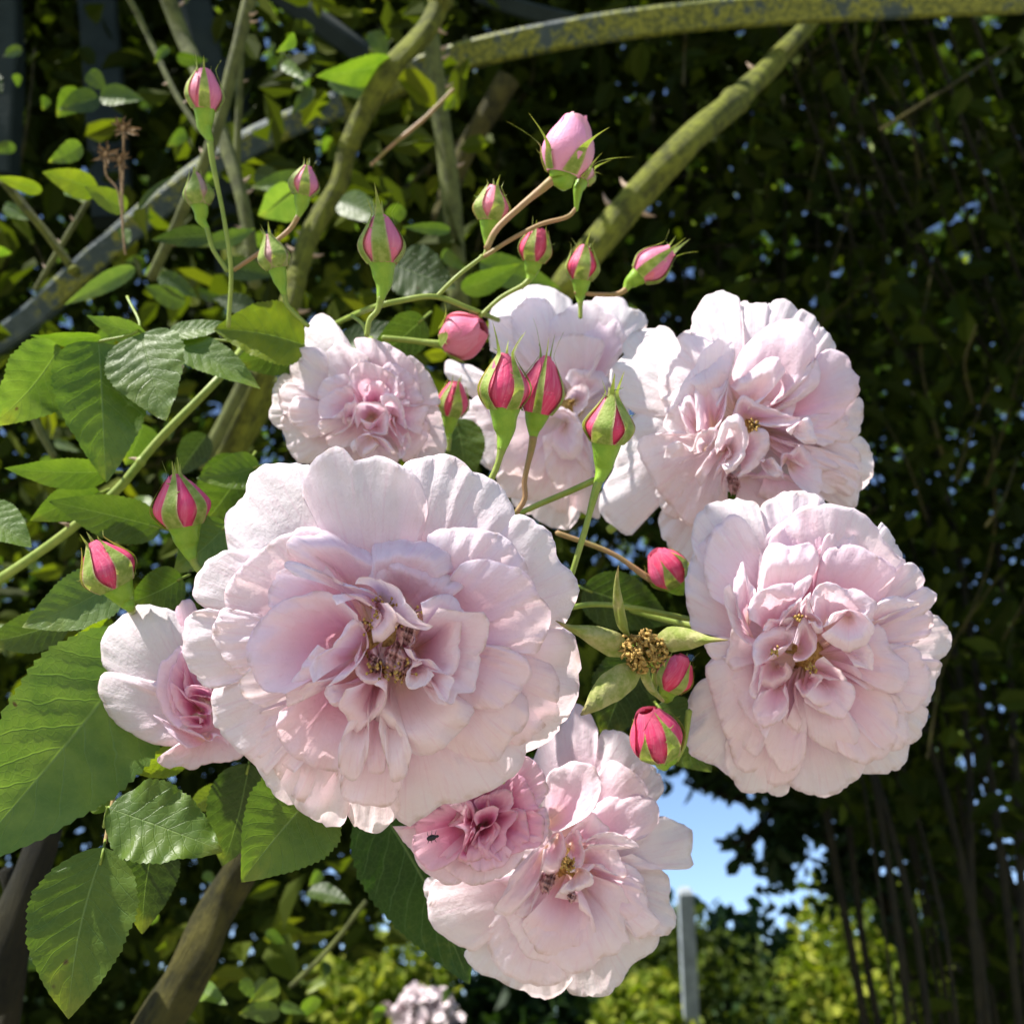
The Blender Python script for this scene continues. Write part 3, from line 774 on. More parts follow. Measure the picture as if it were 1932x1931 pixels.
TE = """
480,520 400,430 393,330 440,210 540,113 640,120 720,190 800,300 852,390 830,500 t=0.1
240,1262 150,1230 70,1150 63,1080 100,980 103,870 150,740 230,688 330,760 t=0.06
1480,1030 1700,998 1762,1080 1782,1230 1812,1340 1797,1482 1640,1550 1460,1520 t=0.35
1340,640 1450,513 1560,590 1642,700 1702,800 1743,940 1732,1000 1600,1020 t=0.35
760,1440 600,1570 450,1582 340,1562 260,1430 210,1290 173,1170 210,1108 330,1200 t=0.25
330,1102 210,1100 158,960 170,860 230,788 310,790 430,900 t=0.2
950,500 903,358 1000,343 1190,376 1320,450 1440,540 1522,640 1545,800 t=0.6
540,932 430,907 350,850 280,760 268,620 290,500 360,450 480,433 590,460 652,560 720,740 t=0.25
650,760 648,600 628,480 690,430 740,353 800,390 920,450 1052,530 1070,680 t=0.25
580,1312 480,1332 390,1280 330,1220 268,1180 253,1060 290,970 350,913 450,940 560,960 t=0.25
620,1320 640,1400 740,1442 880,1420 1000,1545 1300,1582 1360,1490 t=0.4
1170,640 1260,575 1400,650 1480,720 1542,830 1602,960 1500,990 1380,920 t=0.6
1460,1280 1580,1180 1642,1170 1642,1280 1600,1380 1530,1502 1400,1562 1370,1500 t=0.55
600,980 550,930 560,830 620,750 720,705 830,698 852,760 800,850 t=0.35
870,800 858,690 910,610 1000,558 1100,590 1210,650 1302,720 1340,880 1200,950 t=0.55
1170,640 1270,640 1332,700 1392,780 1402,900 1360,952 1260,920 t=0.65
1400,1150 1380,960 1450,958 1470,1020 1640,998 1642,1060 1580,1200 1550,1292 1440,1250 t=0.5
990,950 1010,820 1100,768 1200,790 1252,880 1180,940 t=0.85
590,1302 558,1230 570,1160 660,1150 760,1130 830,1200 760,1292 680,1312 t=0.2
570,1132 543,1050 555,960 640,900 720,850 862,823 890,950 780,1050 680,1130 t=0.6 u=0.15
790,1170 810,1000 850,975 930,980 920,1080 880,1190 b=900,1180 t=0.5
930,1240 908,1100 930,990 1050,968 1170,980 1232,1080 1242,1200 1200,1302 1080,1290 t=0.45
1240,1130 1158,930 1230,893 1310,910 1372,980 1402,1080 1422,1240 1350,1170 b=1300,1150 t=0.35
960,1130 1060,1172 1140,1130 1210,1058 1242,1150 1230,1292 1100,1280 980,1230 b=1100,1280 t=0.4
1370,1400 1430,1268 1467,1320 1450,1420 1360,1532 1325,1490 b=1350,1380 t=0.3
1260,1080 1238,1180 1290,1280 1350,1350 1370,1417 1392,1330 1320,1220 1295,1110 b=1270,1150 t=0.4
900,1480 868,1390 960,1308 1100,1308 1210,1340 1280,1420 1340,1532 1230,1450 1150,1400 1080,1470 980,1512 b=1080,1290 t=0.3 z=0.24
"""
FF = dict(zoom=(1060, 680, 3.065), c=(1010, 960), R=880, d=0.325, zb=-0.38, zlo=-0.34, zhi=0.12, tint=0.14, seed=6, tilt=(0.05, 0.0), dome=0.3)
TF_ = """
640,320 670,90 720,46 820,50 920,90 1010,150 1037,210 1010,350 t=0.02
480,440 413,330 430,230 490,140 590,93 680,100 730,320 t=0.0
1140,320 1180,170 1260,133 1370,133 1447,175 1460,215 1540,240 1587,310 1582,380 1520,432 1380,500 t=0.03
320,1182 200,1172 78,1060 150,980 270,908 370,980 t=0.05
300,902 200,830 110,760 78,680 110,608 200,640 300,660 390,780 t=0.02
560,1480 600,1700 760,1800 880,1862 1000,1872 1080,1800 1110,1690 t=0.08
950,1620 1080,1740 1180,1792 1242,1780 1240,1600 1180,1460 t=0.06
430,1442 340,1372 288,1220 278,1080 273,950 340,868 480,900 580,1060 t=0.12
420,540 413,320 480,283 570,280 610,400 660,540 t=0.08
600,500 578,360 578,250 640,200 700,150 800,133 870,190 907,270 885,360 850,450 t=0.08
460,1430 480,1600 560,1642 700,1662 850,1700 930,1752 1000,1742 1020,1590 t=0.15
840,440 880,310 960,240 1060,185 1120,163 1200,180 1300,250 1360,290 1422,390 1442,520 1290,620 t=0.12
1080,440 1180,330 1340,290 1422,400 1402,540 1340,682 1290,742 1160,700 t=0.4
480,1060 450,1300 520,1440 660,1480 800,1500 860,1300 t=0.2
810,1180 830,1400 880,1522 960,1622 1100,1602 1180,1500 1162,1370 1060,1310 t=0.2
1050,1160 1150,1165 1182,1300 1172,1472 1070,1370 t=0.25
820,620 900,470 1000,418 1150,413 1272,470 1262,540 1200,600 1182,680 1050,710 t=0.15
980,750 1030,678 1150,690 1270,698 1312,770 1240,832 1140,870 t=0.2
975,910 1020,830 1110,788 1162,830 1152,940 1070,1030 t=0.25
825,1050 930,958 1050,1010 1112,1150 1112,1270 1060,1352 960,1352 875,1250 b=980,1080 t=0.2
"""
FG = dict(zoom=(220, 1450, 4.29), c=(1260, 1230), R=1000, d=0.232, zb=-0.55, zlo=-0.30, zhi=0.08, tint=0.5, seed=7, tilt=(0.0, 0.0), ruf=0.7, dome=0.12, tmul=1.3, rim=0.5)
TG = """
940,280 888,170 950,88 1060,63 1140,200 t=0.6
740,920 400,860 170,800 118,640 113,480 190,350 320,250 400,180 540,98 700,130 880,180 1012,250 1070,520 t=0.08
960,1592 760,1592 560,1532 330,1402 180,1240 88,1050 98,890 180,813 400,850 600,900 800,1000 t=0.12
1000,1540 700,1722 800,1827 950,1800 1080,1842 1230,1782 1450,1762 1620,1680 1560,1540 t=0.3 u=0.1
930,1410 800,1312 720,1160 693,980 708,800 740,700 800,678 880,600 960,543 1060,700 t=0.5 z=0.02 u=0.1
960,1330 850,1200 800,1000 830,840 870,750 960,800 t=0.75 z=0.02
1000,1612 860,1500 770,1380 663,1268 760,1310 930,1390 1050,1420 1180,1480 1260,1552 1340,1482 1452,1540 1460,1602 b=1240,1500 t=0.4 z=0.08
1180,1400 1000,1380 930,1290 1010,1268 1130,1280 1147,1362 b=1200,1380 t=0.75 z=0.03
850,950 870,760 960,588 987,790 982,970 1002,1082 920,1020 t=0.8 z=0.05
1000,1420 1100,1470 1250,1440 1300,1380 1260,1250 1120,1240 b=1200,1250 t=0.9 z=-0.12
990,1300 880,1150 838,938 900,960 1000,1080 1120,1110 1262,1170 1260,1260 1130,1262 b=1160,1220 t=0.8 z=0.08
1000,1090 988,980 1060,948 1180,968 1282,1010 1270,1070 1060,1060 b=1220,1120 t=0.85 z=0.07
"""
FH = dict(zoom=(920, 1800, 4.025), c=(1040, 800), R=760, d=0.228, hole=0.0, zb=-0.75, zlo=-0.22, zhi=0.04, tint=0.9, seed=8, tilt=(0.0, -0.05), ruf=2.0, dome=0.15, tmul=1.35, rim=0.9)
TH = """
1370,460 1420,230 1450,183 1530,220 1622,310 1672,430 1682,540 1590,680 t=0.5
155,872 250,1005 340,1120 400,1240 480,1330 560,1380 620,1430 720,1452 832,1422 920,1290 t=0.3
630,1260 800,1400 960,1452 1100,1422 1222,1380 1342,1290 1450,1150 t=0.25
1450,780 1560,760 1640,678 1702,800 1692,900 1642,1032 1590,1062 1470,1050 t=0.5
600,1180 760,1200 870,1240 960,1300 1060,1320 1262,1250 1330,1120 t=0.5 z=-0.06
240,900 330,850 420,800 560,700 660,640 760,600 760,800 500,960 t=0.6
1150,1240 1262,1190 1450,1112 1602,1060 1642,960 1652,800 1540,720 t=0.75
860,1230 1040,1200 1200,1188 1262,1232 1120,1180 1000,1100 t=0.6 z=-0.04
1330,580 1358,388 1430,388 1510,490 1562,620 1582,722 1480,700 t=0.75
1090,1210 1230,1182 1310,1132 1430,1052 1512,1000 1492,880 1460,728 1380,690 t=0.8
990,1170 1100,1202 1200,1112 1282,1040 1270,930 1340,840 1392,738 1290,700 t=0.85
870,1060 880,1222 1000,1182 1110,1092 1180,980 1222,900 1170,830 t=0.9
980,930 915,1080 1010,1072 1110,1012 1167,930 1150,860 t=0.85
1110,700 1108,560 1230,508 1322,530 1347,640 1300,720 t=0.6
990,700 955,620 1050,560 1112,560 1112,640 1070,700 t=0.7
400,1002 378,880 420,800 540,720 680,650 800,700 822,760 700,880 t=0.65 z=0.0
710,670 860,598 872,640 822,747 t=0.35 z=0.05
360,960 348,1080 400,1200 480,1292 570,1312 700,1252 800,1162 852,1020 862,920 760,870 t=0.6 z=0.06 u=0.15
880,1222 795,1190 850,1080 910,950 960,868 968,930 920,990 905,1100 b=900,1060 t=0.7 z=0.05
880,920 845,880 870,720 880,618 940,640 962,760 915,890 b=940,860 t=0.7 z=0.05
980,870 955,780 1020,700 1160,668 1202,720 1150,830 1020,917 b=1060,860 t=0.7 z=0.06
"""
rose(FA, TA, 'largest rose, pale pink and fully open, at the front of the cluster', ((885, 830, -0.05), (945, 760, -0.02), (1055, 800, -0.02), (925, 1030, -0.02), (1030, 1030, -0.02)), stem=(900, 960), count=15, rad=62, wither=((1038, 870, 0.10, 60), (1000, 985, 0.09, 75), (905, 1000, 0.06, 45)))
rose(FB, TB, 'cupped pink rose at the right, just below the whiter one', ((590, 985, 0.05), (720, 800, 0.02), (800, 1090, 0.02)), stem=(1180, 1145), count=12, rad=34)
rose(FC, TC, 'sunlit ragged white and pink rose with an insect hole in a left petal', ((1080, 960, -0.02),), stem=(1150, 1000), count=18, rad=45, wither=((945, 1370, 0.0, 62), (920, 1320, -0.02, 40)))
rose(FD, TD, 'lowest rose, pale pink, drooping at the bottom of the cluster', ((985, 1065, -0.05),), stem=(1100, 1340), count=26, rad=50, wither=((845, 1185, 0.02, 62), (1005, 1262, 0.06, 42), (880, 1150, 0.0, 40)))
rose(FE, TE, 'ruffled pink rose above the largest one, with a lone upright petal', (), stem=(700, 640))
rose(FF, TF_, 'white washed-out rose half hidden behind the red buds', ((1030, 930, -0.05),), stem=(940, 600), count=8, rad=30)
rose(FG, TG, 'half open rose with a deep pink heart at the left edge of the cluster', (), stem=(480, 1380))
rose(FH, TH, 'tightly ruffled dusky pink rose tucked under the largest one', (), stem=(1000, 1400))

# ------------------------------------------------------------------ buds
def frame_from(axis):
    z = unit(axis)
    x = unit(np.cross(z, FW)); y = np.cross(z, x)
    return x, y, z


def bud(x, y, d, wid, hgt, ang, toward, colr, label, style='half', path=None, hip=0.62, seed=0, stalk=None, long=1.12, flare=0.25, np_=4, sw=1.0):
    """x, y: where the sepals meet the hip. ang: lean of the axis in degrees clockwise from up; toward: lean to the viewer."""
    r = np.random.default_rng(seed + 50)
    R = px(wid, d) / 2; H = px(hgt, d) / max(0.5, math.cos(R_(toward)))
    a = R_(ang); tw = R_(toward)
    ax = (math.sin(a) * RT + math.cos(a) * UP) * math.cos(tw) - FW * math.sin(tw)
    X, Y, Z = frame_from(ax)
    o0 = P(x, y, d)
    root = empty('rose_bud', o0, label, 'rose bud', 'pink and red rose buds')
    W = lambda lx, ly, lz: o0 + lx[..., None] * X + ly[..., None] * Y + lz[..., None] * Z
    tip = {'closed': 0.10, 'half': 0.16, 'round': 0.30, 'open': 0.34}[style]
    hh = np.array([0, 0.08, 0.22, 0.42, 0.62, 0.80, 0.93, 1.0])
    pr = {'closed': [0.62, 0.82, 0.97, 0.98, 0.78, 0.48, 0.22, tip],
          'half': [0.60, 0.81, 0.95, 0.99, 0.90, 0.70, 0.44, tip],
          'round': [0.62, 0.84, 0.98, 1.0, 0.94, 0.80, 0.55, tip],
          'open': [0.55, 0.78, 0.94, 1.0, 0.95, 0.82, 0.62, tip]}[style]
    prof = lambda h: np.interp(np.clip(h, 0, 1), np.linspace(0, 1, 40), spline(np.stack([hh, pr], -1), 160)[::4, 1])
    # wrapped petals, each tucked under the next
    k = np_ if style != 'closed' else 3
    for i in range(k + 1):
        core = i == 0
        span = 360 if core else r.uniform(190, 235)
        th0 = r.uniform(0, 360) if i < 2 else th0 + 360 / k + r.uniform(-18, 18)
        s, v = np.meshgrid(np.linspace(0, 1, 25), np.linspace(0, 1, 15), indexing='ij')
        th = np.radians(th0 + (s - 0.5) * span * (1 - 0.25 * v ** 3) + v * 38)
        top = 1.0 if core else (r.uniform(0.93, 1.02) - 0.16 * np.abs(2 * s - 1) ** 2.2)
        h = v * top
        rr = prof(h) * (0.88 if core else 0.90 + 0.022 * i) * R
        if not core:
            rr = rr + R * 0.10 * (s - 0.4) * np.sin(math.pi * np.clip(v, 0, 1) * 0.8)
            rr = rr * (1 + 0.03 * fnoise(s * 6 + v * 3, seed + i, 3)) + R * 0.05 * np.clip(v - 0.85, 0, 1) / 0.15 * r.uniform(0.2, 1.2)
        c = np.array(colr) * r.uniform(0.85, 1.12, 3).clip(0, 1.1)
        mesh('petal', W(rr * np.cos(th), rr * np.sin(th), h * H).reshape(-1, 3), grid_faces(25, 15), MB, root,
             uv=np.stack([s, v], -1).reshape(-1, 2), color=(*[float(min(1, q)) for q in c], 1))
    # five sepals clasping the bud, tips drawn out
    ph = r.uniform(0, 72)
    wide = {'closed': 35, 'half': 21, 'round': 19, 'open': 20}[style]
    for i in range(5):
        th0 = ph + 72 * i + r.uniform(-6, 6)
        ln = long * r.uniform(0.86, 1.18)
        u, v = np.meshgrid(np.linspace(-1, 1, 9), np.linspace(0, 1, 22), indexing='ij')
        h = v * ln
        sh = np.interp(v, [0, 0.1, 0.3, 0.5, 0.66, 0.8, 0.9, 1.0], [1.15, 1.12, 1.0, 0.76, 0.45, 0.20, 0.11, 0.02])
        fl = flare * r.uniform(0.3, 1.5)
        out = fl * np.clip((v - 0.45) / 0.55, 0, 1) ** 2 * 1.3
        if style == 'open': out = 1.5 * flare * v ** 1.4 * r.uniform(0.7, 1.3); h = h * 0.8
        rb = np.maximum(prof(h) * 1.03 + 0.03, 0.10) * R + out * R
        # width: an angle where it clasps, a length where it has left the bud
        half = np.radians(wide * sw * r.uniform(0.75, 1.2)) * sh * 0.92 * R
        th = np.radians(th0) + u * half / np.maximum(rb, 0.25 * R) + v * r.uniform(-0.25, 0.45)
        rb = rb + 0.05 * R * (u ** 2) * sh + 0.012 * R * fnoise(v * 9 + u, seed + i + 7, 3)
        wv = W(rb * np.cos(th), rb * np.sin(th), h * H)
        bag = Bag()
        bag.add(wv.reshape(-1, 3), grid_faces(9, 22), np.stack([(u + 1) / 2, v], -1).reshape(-1, 2))
        for _ in range(int(r.integers(0, 3))):                # thin side lobes
            j = r.integers(8, 17); e = 0 if r.random() < 0.5 else -1
            p0 = wv[e, j]; n0 = unit(p0 - (o0 + Z * ((p0 - o0) @ Z)))
            t0 = unit(wv[e, j] - wv[4, j] + 1e-9)
            L = R * r.uniform(0.10, 0.24)
            V, Fc, uv = tube_geo([p0 - t0 * L * 0.2, p0 + t0 * L * 0.5 + n0 * L * 0.3 + Z * L * 0.2, p0 + t0 * L * 0.8 + n0 * L * 0.6 + Z * L * 0.6], [R * 0.022, R * 0.016, R * 0.004], n=5, samples=6)
            bag.add(V, Fc, uv * 0.2 + 0.4)
        bag.build('sepal', MS, root)
    # swollen hip running down into the flower stalk
    hl = H * hip
    path = path or []
    pts = [o0 + Z * H * 0.04, o0 - Z * hl * 0.35, o0 - Z * hl * 0.75]
    if path:
        q = [P(p[0], p[1], d + (p[2] if len(p) > 2 else 0.0)) for p in path]
        pts += [q[0]]
        tube('hip', pts, [R * 0.62, R * 0.52, R * 0.42, R * 0.27, R * 0.17], MHIP, root, n=14, samples=20, rough=0.03, seed=seed)
        sr = max(R * 0.15, px(5.0, d))
        tube('flower_stalk', [pts[-2] * 0.15 + q[0] * 0.85] + q[1:] if len(q) > 1 else [pts[-2], q[0]], [R * 0.19] + [sr * 0.85] * 3, stalk or MSTEM, root, n=9, samples=26, rough=0.03, seed=seed)
    else:
        tube('hip', pts + [o0 - Z * hl], [R * 0.62, R * 0.52, R * 0.42, R * 0.27, R * 0.17], MHIP, root, n=14, samples=20)
    return root


CR = (0.74, 0.07, 0.17); PK = (0.76, 0.22, 0.33); LP = (0.80, 0.40, 0.50); GR = (0.55, 0.34, 0.30)
bud(386, 208, 0.285, 66, 72, 2, 8, PK, 'pink bud high at the top left, tallest on its long straight stalk', 'round', [(398, 268), (402, 310), (424, 420), (436, 512), (431, 618)], seed=1, flare=0.35, hip=0.6, sw=0.75, long=1.2)
bud(377, 388, 0.292, 54, 62, -6, 5, GR, 'nearly closed green bud with pink tip, left of the long straight stalk', 'closed', [(392, 432), (402, 470), (429, 512)], seed=2, hip=0.6)
bud(571, 370, 0.292, 56, 56, 10, 5, PK, 'small pink bud on a thin arching stalk before the thick grey branch', 'half', [(562, 410), (545, 435), (500, 470), (441, 510)], seed=3, stalk=MRED, hip=0.55)
bud(523, 508, 0.280, 58, 66, -14, 5, GR, 'pale green closed bud above the ruffled rose with the upright petal', 'closed', [(537, 558), (545, 580), (582, 616)], seed=4, hip=0.6)
bud(722, 498, 0.262, 84, 92, -2, 6, PK, 'large half open pink bud standing alone above the ruffled rose', 'half', [(718, 566), (712, 586), (697, 605), (692, 634)], seed=5, hip=0.55, long=1.3, flare=0.35, sw=0.95)
bud(925, 418, 0.285, 68, 66, 6, 5, PK, 'pink striped bud at the fork of the two long stalks', 'half', [(920, 468), (914, 484)], seed=6, hip=0.6, long=1.25)
bud(1062, 330, 0.275, 98, 112, 14, 6, LP, 'light pink opening bud, topmost in front of the dark foliage', 'round', [(1040, 340), (985, 388), (938, 432), (918, 470)], seed=7, hip=0.10, long=0.62, flare=1.2, sw=0.8, np_=5, stalk=MRED)
bud(1098, 344, 0.284, 40, 36, 24, -20, LP, 'small bud hidden behind the light pink opening bud', 'round', [(1087, 398), (1070, 410), (1020, 424), (965, 452), (914, 484)], seed=8, hip=0.7, long=1.3, flare=0.9, stalk=MRED)
bud(1006, 495, 0.295, 62, 62, 10, 10, CR, 'crimson bud with a green cheek above the white washed-out rose', 'round', [(998, 530), (985, 540), (945, 562), (905, 598)], seed=9, hip=0.5)
bud(1097, 530, 0.300, 62, 66, 4, 6, CR, 'crimson bud with spread sepals rising straight from behind the white rose', 'half', [(1095, 572), (1095, 600)], seed=10, hip=0.6, flare=0.5)
bud(1206, 520, 0.300, 64, 74, 52, 8, PK, 'pink bud leaning right on a bent stalk, rightmost of the upper buds', 'round', [(1180, 548), (1165, 555), (1130, 556), (1085, 552)], seed=11, hip=0.45, long=1.35, flare=0.5, stalk=MRED)
bud(842, 646, 0.300, 88, 78, 74, 22, PK, 'plump pink bud opening sideways between the ruffled and the white rose', 'round', [(832, 650), (815, 648), (770, 642), (722, 638)], seed=12, hip=0.15, np_=5, long=0.5, flare=0.5, sw=0.8)
bud(850, 786, 0.315, 58, 66, 10, 8, CR, 'small crimson bud peeping out right of the ruffled rose', 'round', [(848, 830), (846, 850)], seed=13)
bud(952, 772, 0.240, 96, 102, 0, 8, CR, 'red bud in the centre, left of the pair with upright sepals', 'half', [(946, 850), (943, 862), (936, 884), (926, 905)], seed=14, hip=0.62, long=1.35, flare=0.4, sw=0.85)
bud(1013, 780, 0.250, 84, 108, 10, 6, CR, 'tall red bud in the centre, right of the pair with upright sepals', 'half', [(1006, 826), (1002, 850), (990, 905), (990, 940), (974, 968)], seed=15, hip=0.40, long=1.35, flare=0.5, sw=0.6, stalk=MRED)
bud(1144, 836, 0.238, 94, 92, 6, 10, CR, 'plump green bud with a coral red top on a yellowish stalk before the sunlit rose', 'closed', [(1128, 912), (1120, 940), (1104, 1000), (1076, 1092)], seed=16, hip=0.72, long=1.28, flare=0.3, sw=0.72)
bud(348, 992, 0.240, 104, 98, -8, 6, CR, 'large red bud with yellow green sepals left of the largest rose', 'half', [(364, 1056), (368, 1066), (382, 1082)], seed=17, hip=0.55, long=1.3, flare=0.15, sw=0.8)
bud(222, 1106, 0.238, 100, 94, -26, 10, CR, 'wide green and red bud leaning left above the half open rose', 'half', [(247, 1148), (256, 1164, .02), (285, 1200, .05)], seed=18, hip=0.5, flare=0.2)
bud(1277, 1098, 0.272, 78, 74, -38, 8, CR, 'bright crimson bud at the left edge of the cupped rose', 'round', [(1232, 1100), (1215, 1085), (1150, 1042), (1050, 1005)], seed=19, hip=0.12, long=0.8, flare=0.1, stalk=MRED)
bud(1262, 1300, 0.252, 68, 70, 22, 8, CR, 'dark crimson bud behind the withered rose head', 'round', [(1240, 1310), (1225, 1300), (1210, 1270)], seed=20, hip=0.3)
bud(1252, 1424, 0.250, 98, 96, -22, 14, CR, 'round crimson bud hanging below the withered rose head', 'round', [(1275, 1432), (1290, 1400), (1300, 1340)], seed=21, hip=0.12, long=0.85, flare=0.08)


# ------------------------------------------------------------------ flowering stems
def twig(name, pts, rad, m, label, cat='stem', group='stems of the climbing rose', rough=0.06, seed=0, thorns=0, nodes=(), n=12):
    P3 = [P(*p) for p in pts]
    root = empty(name, P3[0], label, cat, group)
    d = np.mean([p[2] for p in pts])
    radii = [px(q, d) / 2 for q in (rad if isinstance(rad, (list, tuple)) else [rad, rad])]
    L = sum(np.linalg.norm(np.diff(np.array(P3), axis=0), axis=1))
    smp = int(min(90, max(16, L / (np.mean(radii) * 1.3))))
    tube('stem', P3, radii, m, root, n=n, samples=smp, rough=rough, seed=seed)
    r = np.random.default_rng(seed + 3)
    c = spline(P3, 60)
    for k in range(thorns):
        i = r.integers(4, 55); t = unit(c[i + 1] - c[i])
        o = unit(np.cross(t, r.normal(size=3)))
        if abs(o @ FW) > 0.6: o = unit(np.cross(t, FW)) * r.choice([-1, 1])
        Rr = np.interp(i / 59, np.linspace(0, 1, len(radii)), radii)
        h = Rr * 0.7 + 0.0015
        tube('thorn', [c[i] + o * Rr * 0.6, c[i] + o * (Rr + h * 0.35) - t * h * 0.1, c[i] + o * (Rr + h) - t * h * 0.5], [h * 0.34, h * 0.2, h * 0.02], MTHORN, root, n=8, samples=8)
    for f, sz in nodes:
        i = int(f * 58); t = unit(c[i + 1] - c[i])
        Rr = np.interp(f, np.linspace(0, 1, len(radii)), radii)
        tube('knot', [c[i] - t * Rr * 1.4, c[i], c[i] + t * Rr * 1.4], [Rr * 0.8, Rr * sz, Rr * 0.8], m, root, n=n, samples=10, rough=0.12, seed=seed + i)
    return root


twig('flower_stem', [(590, 640, .36), (632, 612, .335), (700, 582, .285), (760, 567, .282), (822, 560, .284), (884, 582, .29), (940, 604, .31)], [9, 10, 11, 10, 9], MSTEM, 'light green stem arching over the ruffled rose to the white one', seed=31, rough=0.03)
twig('flower_stem', [(824, 560, .284), (862, 522, .284), (914, 482, .286)], [8, 8], MSTEM, 'straight green stem rising to the fork below the striped bud', seed=32, nodes=((0.97, 1.5),), rough=0.03)
twig('flower_stem', [(664, 596, .284), (684, 612, .28), (692, 634, .278)], [7, 7], MSTEM, 'tiny forked side stem below the large half open bud', seed=33, rough=0.03)
twig('flower_stem', [(972, 972, .262), (1030, 946, .256), (1080, 925, .25), (1122, 906, .245)], [11, 12], MSTEM, 'olive stem crossing in front of the white rose to the plump green bud', seed=34, rough=0.03)
twig('flower_stem', [(1060, 1150, .25), (1120, 1140, .255), (1200, 1148, .26), (1310, 1170, .27)], [10, 12], MSTEM, 'hairy green stem running behind the withered head to the cupped rose', seed=35, rough=0.05)
twig('cane', [(-20, 1105, .31), (70, 1045, .31), (150, 985, .31), (225, 920, .312), (300, 830, .315), (415, 712, .32), (470, 640, .34)], [18, 17, 16, 14], MSTEM, 'smooth green shoot climbing from the left edge under the leaves', 'cane', 'canes of the climbing rose', seed=36, nodes=((0.5, 1.25),), rough=0.03, thorns=3)


# ------------------------------------------------------------------ the withered rose head
def withered():
    d = 0.226
    fx = lambda p: ((p[0] / 1.379 + 1400) * U / 2500, (p[1] / 1.379 + 600) * U / 2500)
    c = fx((235, 1365))
    root = empty('withered_rose', P(c[0], c[1], d + 0.004), 'withered rose head of five green sepals round a dry brown tuft', 'rose')
    S = [([(195, 1330), (165, 1275), (150, 1200), (146, 1130), (152, 1076)], [2, 26, 26, 14, 2], 0.014),
         ([(200, 1375), (120, 1335), (50, 1305), (-15, 1285), (-60, 1262)], [20, 62, 50, 20, 2], 0.004),
         ([(265, 1345), (330, 1325), (400, 1325), (470, 1326), (520, 1328)], [20, 62, 50, 16, 2], 0.012),
         ([(225, 1400), (180, 1445), (110, 1500), (60, 1550), (24, 1580)], [24, 68, 74, 46, 4], 0.010),
         ([(235, 1420), (250, 1470), (280, 1510), (305, 1535)], [26, 22, 14, 6], -0.012)]
    for k, (mid, wd, lift) in enumerate(S):
        m = spline(mid, 22)
        t = unit(np.gradient(m, axis=0)); nn = np.stack([-t[:, 1], t[:, 0]], -1)
        w_ = 1.45 * np.interp(np.linspace(0, 1, 22), np.linspace(0, 1, len(wd)), wd)
        u = np.linspace(-1, 1, 11)
        g = m[:, None] + nn[:, None] * (w_[:, None] * u[None] * 0.5)[..., None]
        f = np.linspace(0, 1, 22)[:, None]
        dep = d - 0.002 - lift * f ** 1.5 - 0.0020 * (1 - u[None] ** 2) * np.sin(math.pi * f) + 0.0004 * fnoise(f * 9 + u[None] * 2, k, 3)
        V = P((g[..., 0] / 1.379 + 1400) * U / 2500, (g[..., 1] / 1.379 + 600) * U / 2500, dep)
        V2 = P((g[..., 0] / 1.379 + 1400) * U / 2500, (g[..., 1] / 1.379 + 600) * U / 2500, dep + 0.0007)
        uv = np.stack(np.broadcast_arrays(((u + 1) / 2)[None], f), -1).reshape(-1, 2)
        b = Bag(); b.add(V.reshape(-1, 3), grid_faces(22, 11), uv); b.add(V2.reshape(-1, 3), grid_faces(22, 11), uv)
        b.build('sepal', MPALE, root)
    r = np.random.default_rng(5)
    b = Bag()
    for _ in range(170):
        a = r.uniform(0, 6.28); q = math.sqrt(r.uniform(0, 1))
        bx, by = c[0] + 18 * q * math.cos(a), c[1] + 14 * q * math.sin(a)
        ex, ey = c[0] + 41 * q * math.cos(a) + r.normal(0, 4), c[1] + 36 * q * math.sin(a) + r.normal(0, 4)
        l = 0.008 * (1.1 - q * 0.7) * r.uniform(0.7, 1.2)
        p0, p1, p2 = P(bx, by, d), P((bx + ex) / 2 + r.normal(0, 4), (by + ey) / 2 + r.normal(0, 4), d - l * 0.7), P(ex, ey, d - l)
        V, F_, uv = tube_geo([p0, p1, p2], [0.00014, 0.00012, 0.0001], n=5, samples=7); b.add(V, F_, uv)
        V, F_, uv = tube_geo([p2, p2 + 0.0007 * unit(r.normal(size=3)), p2 + 0.0012 * unit(r.normal(size=3))], [0.00018, 0.00045, 0.00012], n=5, samples=5); b.add(V, F_, uv)
    b.build('stamens', MSTAM, root)
    tube('hip', [P(c[0], c[1], d - 0.001), P(c[0] + 4, c[1] + 3, d + 0.004), P(c[0] + 10, c[1] + 8, d + 0.010)], [0.0030, 0.0036, 0.0016], MHIP, root)
    tube('flower_stalk', [P(c[0] + 10, c[1] + 8, d + 0.010), P(c[0] + 25, c[1] + 30, d + 0.03), P(c[0] + 20, c[1] + 70, d + 0.05)], [0.0012, 0.001], MSTEM, root)


withered()


